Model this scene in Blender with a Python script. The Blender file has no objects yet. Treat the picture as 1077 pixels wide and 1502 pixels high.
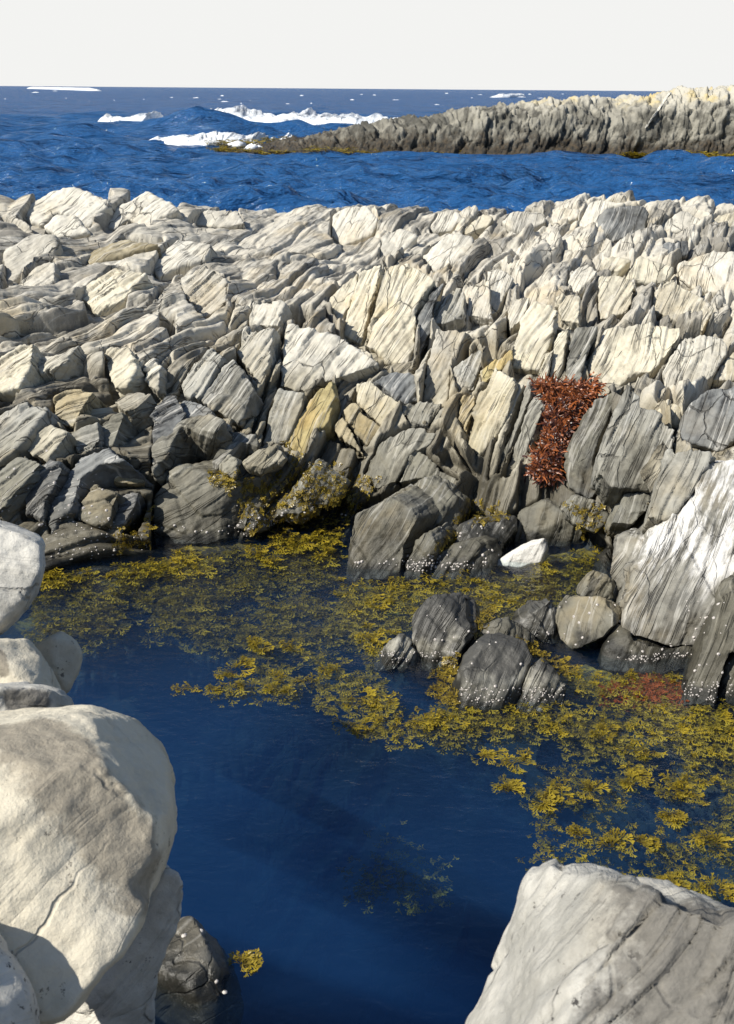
import bpy, bmesh, math, random
import numpy as np
from mathutils import Vector
from mathutils.bvhtree import BVHTree

C = bpy.context.scene.collection
R = math.radians
# ---------------------------------------------------------------- camera model
H = 3.0
PITCH = R(21.4)
LENS = 38.0
F = 1502 * LENS / 36.0
ROLL = R(0.45)
FWD = np.array([0, math.cos(PITCH), -math.sin(PITCH)])
UP = np.array([0, math.sin(PITCH), math.cos(PITCH)])
RT = np.array([1.0, 0, 0])
CAM = np.array([0, 0, H])

def ray(px, py):
    u, v = (px - 538.5) / F, (751 - py) / F
    c, s = math.cos(ROLL), math.sin(ROLL)
    u, v = u * c - v * s, u * s + v * c
    return FWD + RT * u + UP * v

def on_z(px, py, z=0.0):
    d = ray(px, py)
    return CAM + d * ((z - H) / d[2])

def at_y(px, py, y):
    d = ray(px, py)
    return CAM + d * (y / d[1])

def to_px(P):
    d = P - CAM
    w = d @ FWD
    w = np.where(np.abs(w) < 1e-6, 1e-6, w)
    u, v = (d @ RT) / w, (d @ UP) / w
    c, s = math.cos(-ROLL), math.sin(-ROLL)
    u, v = u * c - v * s, u * s + v * c
    return 538.5 + u * F, 751 - v * F, w

# ---------------------------------------------------------------- noise
_rng = np.random.RandomState(11)
_perm = _rng.permutation(256).astype(np.int64)
_perm = np.concatenate([_perm, _perm, _perm])
_g = _rng.normal(size=(256, 3)); _g /= np.linalg.norm(_g, axis=1)[:, None]

def pnoise(P):
    i = np.floor(P).astype(np.int64); f = P - i
    u = f * f * f * (f * (f * 6 - 15) + 10)
    i &= 255
    out = 0
    for dx in (0, 1):
        wx = u[:, 0] if dx else 1 - u[:, 0]
        for dy in (0, 1):
            wy = u[:, 1] if dy else 1 - u[:, 1]
            for dz in (0, 1):
                wz = u[:, 2] if dz else 1 - u[:, 2]
                h = _perm[_perm[_perm[i[:, 0] + dx] + i[:, 1] + dy] + i[:, 2] + dz]
                g = _g[h]
                d = g[:, 0] * (f[:, 0] - dx) + g[:, 1] * (f[:, 1] - dy) + g[:, 2] * (f[:, 2] - dz)
                out = out + wx * wy * wz * d
    return out * 1.5

def fbm(P, n=4, gain=0.5):
    a, o = 1.0, 0
    for k in range(n):
        o = o + a * pnoise(P * 2.03 ** k + 7.3 * k)
        a *= gain
    return o

def h01(a, b, k):
    x = (a * 374761393 + b * 668265263 + k * 1274126177) & 0xffffffff
    x = ((x ^ (x >> 13)) * 1274126177) & 0xffffffff
    x = ((x ^ (x >> 16)) * 2246822519) & 0xffffffff
    return ((x ^ (x >> 15)) & 0xffffff) / float(0x1000000)

def cells(S, T, seed, jit=0.85):
    """jittered-grid cells in two dimensions: nearest, second, cell randoms, offsets"""
    i, j = np.floor(S).astype(np.int64), np.floor(T).astype(np.int64)
    f1 = np.full(S.shape, 9e9); f2 = f1.copy()
    ci = i.copy(); cj = j.copy(); ds = np.zeros_like(S); dt = ds.copy()
    for a in (-1, 0, 1):
        for b in (-1, 0, 1):
            ii, jj = i + a, j + b
            cx = ii + .5 + jit * (h01(ii, jj, seed) - .5)
            cy = jj + .5 + jit * (h01(ii, jj, seed + 1) - .5)
            x, y = S - cx, T - cy
            d = np.maximum(np.abs(x), np.abs(y)) * .6 + np.sqrt(x * x + y * y) * .4
            m = d < f1
            f2 = np.where(m, f1, np.minimum(f2, d))
            f1 = np.where(m, d, f1)
            ci = np.where(m, ii, ci); cj = np.where(m, jj, cj)
            ds = np.where(m, x, ds); dt = np.where(m, y, dt)
    r = [h01(ci, cj, seed + 5 + k) for k in range(4)]
    return f1, f2, r, ds, dt

# foliation: the tilted layering of the rock, steeper towards the right
def foliation(P):
    x = P[:, 0]
    th = np.interp(x, [-5, -2.2, -0.8, 0.6, 5], [R(38), R(42), R(58), R(64), R(66)])
    wx = pnoise(P * 0.9) * .12 + pnoise(P * 2.3 + 9) * .04
    q = P - np.array([0, 8.5, 0.8])
    dn = q[:, 1] * -.77 + q[:, 2] * -.64
    s = q[:, 0] * np.sin(th) + dn * np.cos(th) + wx
    t = q[:, 0] * np.cos(th) - dn * np.sin(th)
    w = q[:, 1] * .64 - q[:, 2] * .77
    return s, t, w

def inside(px, py, poly):
    m = np.zeros(px.shape, bool)
    n = len(poly)
    for k in range(n):
        x0, y0 = poly[k]; x1, y1 = poly[(k + 1) % n]
        if y0 == y1: continue
        c = (py > min(y0, y1)) & (py <= max(y0, y1))
        xi = x0 + (py - y0) / (y1 - y0) * (x1 - x0)
        m ^= c & (px < xi)
    return m

# ---------------------------------------------------------------- object helpers
def tag(o, label=None, cat=None, group=None, kind=None):
    if label: o['label'] = label
    if cat: o['category'] = cat
    if group: o['group'] = group
    if kind: o['kind'] = kind
    return o

def mesh_np(name, V, Fc, mat, parent=None, smooth=True, attrs=None):
    me = bpy.data.meshes.new(name)
    V = np.asarray(V, np.float32); Fc = np.asarray(Fc, np.int32)
    k = Fc.shape[1]
    me.vertices.add(len(V)); me.vertices.foreach_set('co', V.ravel())
    me.loops.add(Fc.size); me.loops.foreach_set('vertex_index', Fc.ravel())
    me.polygons.add(len(Fc))
    me.polygons.foreach_set('loop_start', np.arange(0, Fc.size, k, dtype=np.int32))
    me.polygons.foreach_set('loop_total', np.full(len(Fc), k, np.int32))
    me.update(calc_edges=True)
    me.polygons.foreach_set('use_smooth', np.full(len(Fc), smooth, bool))
    if attrs:
        for an, (ty, dat) in attrs.items():
            at = me.attributes.new(an, ty, 'POINT')
            at.data.foreach_set({'FLOAT': 'value', 'FLOAT_VECTOR': 'vector', 'FLOAT_COLOR': 'color'}[ty], np.asarray(dat, np.float32).ravel())
    me.materials.append(mat)
    o = bpy.data.objects.new(name, me); C.objects.link(o)
    if parent: o.parent = parent
    return o

def grid_faces(nu, nv):
    i = np.arange(nu * nv).reshape(nv, nu)
    return np.stack([i[:-1, :-1], i[:-1, 1:], i[1:, 1:], i[1:, :-1]], -1).reshape(-1, 4)

def grid_normals(X):
    """X: (nv,nu,3)"""
    du = np.gradient(X, axis=1); dv = np.gradient(X, axis=0)
    n = np.cross(du, dv); n /= np.linalg.norm(n, axis=2)[..., None] + 1e-12
    return n

def verts_of(me):
    a = np.empty(len(me.vertices) * 3, np.float32); me.vertices.foreach_get('co', a)
    return a.reshape(-1, 3).astype(np.float64)

def normals_of(me):
    a = np.empty(len(me.vertices) * 3, np.float32); me.vertex_normals.foreach_get('vector', a)
    return a.reshape(-1, 3).astype(np.float64)

# ---------------------------------------------------------------- node helpers
class N:
    def __init__(s, name):
        s.m = bpy.data.materials.new(name); s.m.use_nodes = True
        s.t = s.m.node_tree; s.t.nodes.clear()
        s.out = s.n('ShaderNodeOutputMaterial')
    def n(s, ty, ins=None, **kw):
        o = s.t.nodes.new(ty)
        for k, v in kw.items(): setattr(o, k, v)
        for k, v in (ins or {}).items():
            if hasattr(v, 'is_output') or isinstance(v, bpy.types.NodeSocket): s.t.links.new(v, o.inputs[k])
            else: o.inputs[k].default_value = v
        return o
    def math(s, op, a, b=0.0, c=None, clamp=False):
        i = {0: a, 1: b}
        if c is not None: i[2] = c
        return s.n('ShaderNodeMath', i, operation=op, use_clamp=clamp).outputs[0]
    def vmul(s, v, k):
        return s.n('ShaderNodeVectorMath', {0: v, 1: k}, operation='MULTIPLY').outputs[0]
    def vadd(s, v, k):
        return s.n('ShaderNodeVectorMath', {0: v, 1: k}, operation='ADD').outputs[0]
    def noise(s, v, scale=1, detail=4, rough=.55, dist=0):
        return s.n('ShaderNodeTexNoise', {'Vector': v, 'Scale': scale, 'Detail': detail, 'Roughness': rough, 'Distortion': dist}).outputs['Fac']
    def ramp(s, f, a, b, lo=0.0, hi=1.0):
        return s.n('ShaderNodeMapRange', {0: f, 1: a, 2: b, 3: lo, 4: hi}, interpolation_type='SMOOTHSTEP').outputs[0]
    def mix(s, f, a, b, mode='MIX'):
        o = s.n('ShaderNodeMix', data_type='RGBA', blend_type=mode)
        for idx, v in ((0, f), (6, a), (7, b)):
            if isinstance(v, bpy.types.NodeSocket): s.t.links.new(v, o.inputs[idx])
            else: o.inputs[idx].default_value = v if idx == 0 else (*v, 1) if len(v) == 3 else v
        return o.outputs[2]

def rock_mat(name, light, dark, vein=.25, speck=.3, ochre=.2, wet=.42, rough=.85, streak=1.0, lichen=0.0, grain=1.0, spec=.3, lich_z=None, joint=1.0, cap=None, zone=None, part=1.0, crust=((.08, .07, .055), (.40, .35, .27))):
    b = N(name)
    pos = b.n('ShaderNodeNewGeometry').outputs['Position']
    fol = b.n('ShaderNodeAttribute', attribute_name='fol').outputs['Vector']
    tone = b.n('ShaderNodeAttribute', attribute_name='tone').outputs['Fac']
    s1 = b.noise(b.vmul(fol, (11, .9, .9)), 1, 6, .62)
    s2 = b.noise(b.vmul(fol, (42, 3.2, 3.2)), 1, 4, .6)
    br = b.noise(pos, 2.2, 5, .6)
    gr = b.noise(pos, 70, 5, .75)
    md = b.noise(pos, 13, 5, .65)
    f = b.math('ADD', b.math('MULTIPLY', s1, .5 * streak), b.math('MULTIPLY', br, 1.1 - .2 * streak))
    f = b.math('ADD', f, b.math('MULTIPLY', s2, .15 * streak))
    f = b.math('ADD', f, b.math('MULTIPLY', md, .75))
    f = b.math('ADD', f, b.math('MULTIPLY', tone, .5))
    mean = (.5 * streak + 1.1 - .2 * streak + .15 * streak + .75) * .5
    fac = b.ramp(f, mean - .34, mean + .20)
    col = b.mix(fac, dark, light)
    # hue drift: warm ochre and cool grey
    och = b.ramp(b.noise(b.vadd(pos, (31, 7, 3)), 1.7, 4, .6), .52, .72)
    col = b.mix(b.math('MULTIPLY', och, ochre), col, (.46, .33, .13), 'MIX')
    cool = b.ramp(b.noise(b.vadd(pos, (3, 17, 9)), 2.6, 4, .6), .5, .7)
    col = b.mix(b.math('MULTIPLY', cool, .35), col, b.mix(.5, col, (.20, .22, .24)))
    # pale veins along the layering
    v = b.noise(b.vmul(b.vadd(fol, (5, 2, 0)), (7, .45, .45)), 1, 5, .55)
    vm = b.ramp(b.math('ABSOLUTE', b.math('SUBTRACT', v, .5)), 0, .02, 1, 0)
    col = b.mix(b.math('MULTIPLY', vm, vein), col, (.62, .60, .55))
    # hairline partings, the shade inside them painted dark
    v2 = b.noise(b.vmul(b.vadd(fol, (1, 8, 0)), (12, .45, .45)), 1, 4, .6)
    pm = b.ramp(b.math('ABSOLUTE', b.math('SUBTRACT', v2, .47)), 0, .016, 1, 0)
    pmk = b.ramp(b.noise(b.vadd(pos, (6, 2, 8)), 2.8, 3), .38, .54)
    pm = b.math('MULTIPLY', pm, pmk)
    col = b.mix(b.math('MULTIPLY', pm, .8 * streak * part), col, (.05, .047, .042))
    # joints: a broken net of cracks across the layers, crack shade painted dark
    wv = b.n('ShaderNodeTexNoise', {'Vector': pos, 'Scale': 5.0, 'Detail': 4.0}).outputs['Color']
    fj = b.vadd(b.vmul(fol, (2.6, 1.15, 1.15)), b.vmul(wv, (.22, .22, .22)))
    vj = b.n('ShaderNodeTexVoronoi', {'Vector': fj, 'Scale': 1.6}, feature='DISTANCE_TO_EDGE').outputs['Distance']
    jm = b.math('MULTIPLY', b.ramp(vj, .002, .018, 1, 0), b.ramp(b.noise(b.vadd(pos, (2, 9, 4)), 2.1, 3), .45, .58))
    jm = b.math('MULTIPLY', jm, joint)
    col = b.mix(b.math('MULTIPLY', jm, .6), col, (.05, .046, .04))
    if lichen > 0:
        la = b.noise(b.vmul(fol, (9, 1.7, 1.7)), 1, 7, .72)
        lm = b.math('MULTIPLY', b.ramp(la, .57 - .2 * lichen, .68 - .2 * lichen), .92)
        if lich_z is not None:
            lz = b.n('ShaderNodeSeparateXYZ', {0: pos}).outputs[2]
            lz = b.math('ADD', lz, b.math('MULTIPLY', b.math('SUBTRACT', b.noise(b.vmul(fol, (9, 1.2, 1.2)), 1, 5, .6), .5), .55))
            lm = b.math('MULTIPLY', lm, b.ramp(lz, lich_z - .06, lich_z + .06))
        col = b.mix(lm, col, (.62, .605, .575))
    # black lichen specks gathered in patches
    sp = b.ramp(b.noise(pos, 34, 4, .75), .60, .66)
    pa = b.ramp(b.noise(b.vadd(pos, (9, 9, 1)), 3.4, 4, .6), .5, .62)
    col = b.mix(b.math('MULTIPLY', b.math('MULTIPLY', sp, pa), speck), col, (.045, .042, .04))
    if cap is not None:
        cz = b.n('ShaderNodeSeparateXYZ', {0: pos}).outputs[2]
        cz = b.math('ADD', cz, b.math('MULTIPLY', b.math('SUBTRACT', b.noise(b.vadd(pos, (7, 3, 1)), 4.5, 5, .62), .5), .55))
        col = b.mix(b.math('MULTIPLY', b.ramp(cz, cap - .04, cap + .07), .88), col, b.mix(b.noise(pos, 20, 5, .7), (.014, .014, .0135), (.060, .058, .053)))
    st = b.n('ShaderNodeAttribute', attribute_name='stain_shade').outputs['Fac']
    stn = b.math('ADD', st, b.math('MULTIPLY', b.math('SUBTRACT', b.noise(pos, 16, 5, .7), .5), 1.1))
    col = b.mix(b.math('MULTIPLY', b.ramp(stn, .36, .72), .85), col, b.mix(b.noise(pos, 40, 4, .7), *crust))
    col = b.mix(b.math('MULTIPLY', b.math('SUBTRACT', gr, .5), .45 * grain), col, (1, 1, 1), 'OVERLAY')
    if zone is not None:   # bleached crest above, greyer splash-zone film below
        z0 = b.n('ShaderNodeSeparateXYZ', {0: pos}).outputs[2]
        z0 = b.math('ADD', z0, b.math('MULTIPLY', b.math('SUBTRACT', b.noise(b.vadd(pos, (1, 5, 2)), 1.5, 6, .66), .5), 1.5))
        zf = b.ramp(z0, zone - .35, zone + .30, 1, 0)
        film = b.mix(b.ramp(b.noise(b.vmul(fol, (7, .9, .9)), 1, 6, .68), .32, .68), (.32, .30, .245), (.84, .82, .75))
        col = b.mix(b.math('MULTIPLY', zf, .95), col, b.mix(1.0, col, film, 'MULTIPLY'))
    rg = rough
    if wet > 0:
        z = b.n('ShaderNodeSeparateXYZ', {0: pos}).outputs[2]
        zz = b.math('ADD', z, b.math('MULTIPLY', b.math('SUBTRACT', b.noise(pos, 3.1, 5, .65), .5), .5))
        wt = b.ramp(zz, wet - .16, wet + .18, 1, 0)
        alg = b.mix(b.noise(pos, 9, 5, .7), (.018, .017, .015), (.075, .068, .045))
        col = b.mix(b.math('MULTIPLY', wt, .9), col, b.mix(.74, col, alg))
        w2 = b.ramp(zz, .01, .10, 1, 0)
        col = b.mix(b.math('MULTIPLY', w2, .9), col, (.012, .012, .010))
        rg = b.math('SUBTRACT', rough, b.math('MULTIPLY', wt, .3))
    hgt = b.math('ADD', b.math('MULTIPLY', gr, .25 * grain), b.math('MULTIPLY', s2, .45 * streak))
    hgt = b.math('ADD', hgt, b.math('MULTIPLY', md, .7))
    hgt = b.math('ADD', hgt, b.math('MULTIPLY', pm, -.9 * streak * part))
    hgt = b.math('ADD', hgt, b.math('MULTIPLY', jm, -1.6))
    bp = b.n('ShaderNodeBump', {'Strength': .75, 'Distance': .02, 'Height': hgt}).outputs[0]
    p = b.n('ShaderNodeBsdfPrincipled', {'Base Color': col, 'Roughness': rg, 'Normal': bp, 'Specular IOR Level': spec})
    b.t.links.new(p.outputs[0], b.out.inputs[0])
    return b.m

M = {}
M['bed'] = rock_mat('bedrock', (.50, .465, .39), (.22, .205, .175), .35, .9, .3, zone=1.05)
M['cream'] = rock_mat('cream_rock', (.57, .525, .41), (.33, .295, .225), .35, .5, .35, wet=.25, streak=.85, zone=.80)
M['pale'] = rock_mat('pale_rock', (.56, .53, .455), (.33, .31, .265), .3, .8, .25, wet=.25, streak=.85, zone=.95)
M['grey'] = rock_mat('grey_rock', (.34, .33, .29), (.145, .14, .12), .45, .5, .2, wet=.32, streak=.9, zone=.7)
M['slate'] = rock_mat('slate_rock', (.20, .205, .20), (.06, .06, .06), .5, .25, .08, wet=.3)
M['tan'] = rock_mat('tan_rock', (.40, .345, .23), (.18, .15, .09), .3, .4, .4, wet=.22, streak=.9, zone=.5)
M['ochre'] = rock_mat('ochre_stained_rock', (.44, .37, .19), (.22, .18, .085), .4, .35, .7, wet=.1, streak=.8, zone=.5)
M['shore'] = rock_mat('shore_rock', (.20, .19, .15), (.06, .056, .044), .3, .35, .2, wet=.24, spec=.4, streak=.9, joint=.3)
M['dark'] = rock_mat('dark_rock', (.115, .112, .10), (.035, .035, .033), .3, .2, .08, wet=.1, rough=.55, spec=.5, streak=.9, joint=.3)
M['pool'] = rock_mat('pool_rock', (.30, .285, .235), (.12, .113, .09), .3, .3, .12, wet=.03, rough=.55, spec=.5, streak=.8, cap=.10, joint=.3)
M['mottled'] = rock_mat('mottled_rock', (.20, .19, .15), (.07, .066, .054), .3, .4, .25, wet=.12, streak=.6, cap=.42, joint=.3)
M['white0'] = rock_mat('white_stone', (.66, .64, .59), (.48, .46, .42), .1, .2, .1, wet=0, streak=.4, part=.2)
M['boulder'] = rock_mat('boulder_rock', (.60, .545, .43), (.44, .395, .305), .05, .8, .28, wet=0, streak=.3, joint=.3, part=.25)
M['boulder2'] = rock_mat('streaked_boulder_rock', (.58, .555, .495), (.29, .28, .25), .15, 1.0, .12, wet=0, streak=.9, joint=.45, part=.12, crust=((.03, .028, .025), (.20, .185, .16)))  # crust tone also paints the shade on the lower right boulder's right side
# ---------------------------------------------------------------- ridge base surface
SP = np.array([(-3, -3.0), (-1.5, -1.3), (-.6, -.34), (-.15, -.05), (0, .02), (.3, .373), (.8, .74), (1.35, 1.03), (2.1, 1.27), (3.1, 1.40), (4.2, 1.57), (5.1, 1.75), (5.7, 1.68), (6.4, 1.1), (7.4, -.3), (8.6, -1.6)])
SHORE = [(-700, 860), (-300, 850), (0, 832), (60, 824), (200, 806), (300, 792), (430, 772), (520, 765), (640, 770), (760, 790), (850, 795), (900, 815)]
SX = []; SY = []
for a, bb in SHORE:
    p = on_z(a, bb); SX.append(p[0]); SY.append(p[1])
RP = {  # right-hand spur: explicit profiles (y, z) at world x
    1.75: [(2, -3.0), (4.2, -1.0), (5.0, -.2), (5.35, .0), (5.7, .42), (6.15, .80), (6.7, .90), (7.3, .97), (8.45, 1.03), (9.2, 1.27), (10.2, 1.42), (11.3, 1.6), (12.2, 1.78), (12.9, 1.6), (13.5, 1.0), (14.5, -.4), (16, -1.6)],
    2.6: [(2, -1.8), (3.9, -.6), (4.6, -.1), (4.8, .05), (5.3, .6), (5.9, .92), (6.7, 1.0), (7.3, 1.02), (8.45, 1.08), (9.2, 1.3), (10.2, 1.45), (11.3, 1.6), (12.2, 1.8), (12.9, 1.6), (13.5, 1.0), (14.5, -.4), (16, -1.6)],
}
YG = np.linspace(2, 18, 400)
def std_profile(ys):
    return np.interp(YG, SP[:, 0] + ys, SP[:, 1])
PX = list(SX) + [1.75, 2.6, 12.0]
PZ = [std_profile(y) for y in SY]
for k in (1.75, 2.6): PZ.append(np.interp(YG, [q[0] for q in RP[k]], [q[1] for q in RP[k]]))
PZ.append(PZ[-1].copy())
PX = [-14.0] + PX; PZ = [PZ[0]] + PZ
PX = np.array(PX); PZ = np.array(PZ)
o_ = np.argsort(PX); PX = PX[o_]; PZ = PZ[o_]

def base_z(x, y):
    k = np.clip(np.searchsorted(PX, x) - 1, 0, len(PX) - 2)
    f = np.clip((x - PX[k]) / (PX[k + 1] - PX[k]), 0, 1); f = f * f * (3 - 2 * f)
    g = np.clip((y - YG[0]) / (YG[1] - YG[0]), 0, len(YG) - 1.001)
    gi = g.astype(int); gf = g - gi
    def at(kk): return PZ[kk, gi] * (1 - gf) + PZ[kk, gi + 1] * gf
    z = at(k) * (1 - f) + at(k + 1) * f
    crest = np.clip((y - 9.5) / 2.5, 0, 1)
    z = z + crest * np.interp(x, [-6, -4.5, -3.6, -2.6, -1.6, -.8, .2, .8, 1.6, 2.4, 3.2, 4.2, 6], [.1, .12, .18, .16, .02, -.02, .03, -.04, .0, .12, .1, .06, .0])
    return z

xs = np.concatenate([np.linspace(-12, -5.3, 60)[:-1], np.linspace(-5.3, 5.3, 1100), np.linspace(5.3, 11, 60)[1:]])
def ridge_rows(n):
    return np.linspace(0, 1, n)
# rows: arc-length-like spacing along the profile, per column, measured from y=4.2..15
NV = 760
fine_y = np.linspace(3.6, 14.6, 1500)
XX = np.repeat(xs[None, :], len(fine_y), 0); YY = np.repeat(fine_y[:, None], len(xs), 1)
ZZ = base_z(XX.ravel(), YY.ravel()).reshape(XX.shape)
dl = np.sqrt(np.diff(ZZ, axis=0) ** 2 + np.diff(YY, axis=0) ** 2)
# spend more rows on what stands above the water, fewer below and far behind
wgt = np.where(ZZ[1:] < -.35, .25, 1.0) * np.interp(YY[1:], [4, 9, 12, 12.6, 13.5], [1, 1, .8, .7, .25])
cum = np.vstack([np.zeros((1, len(xs))), np.cumsum(dl * wgt, 0)])
# smooth the parametrisation across x
kern = np.hanning(81); kern /= kern.sum()
tt = np.linspace(0, 1, NV)
RY = np.empty((NV, len(xs)))
for k in range(len(xs)):
    RY[:, k] = np.interp(tt * cum[-1, k], cum[:, k], fine_y)
pad = np.pad(RY, ((0, 0), (40, 40)), mode='edge')
RY = np.apply_along_axis(lambda r: np.convolve(r, kern, 'valid'), 1, pad)
RX = np.repeat(xs[None, :], NV, 0)
RZ = base_z(RX.ravel(), RY.ravel()).reshape(RX.shape)
BASE = np.stack([RX, RY, RZ], -1)
# coarse tree for locating blocks on the base surface
cs = BASE[::6, ::6]
BASE_BVH = BVHTree.FromPolygons([Vector(v) for v in cs.reshape(-1, 3)], [tuple(int(i) for i in f) for f in grid_faces(cs.shape[1], cs.shape[0])])
def base_hit(px, py):
    d = Vector(ray(px, py)).normalized()
    h = BASE_BVH.ray_cast(Vector(CAM), d)
    return (np.array(h[0]), np.array(h[1])) if h[0] is not None else (None, None)
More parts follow.
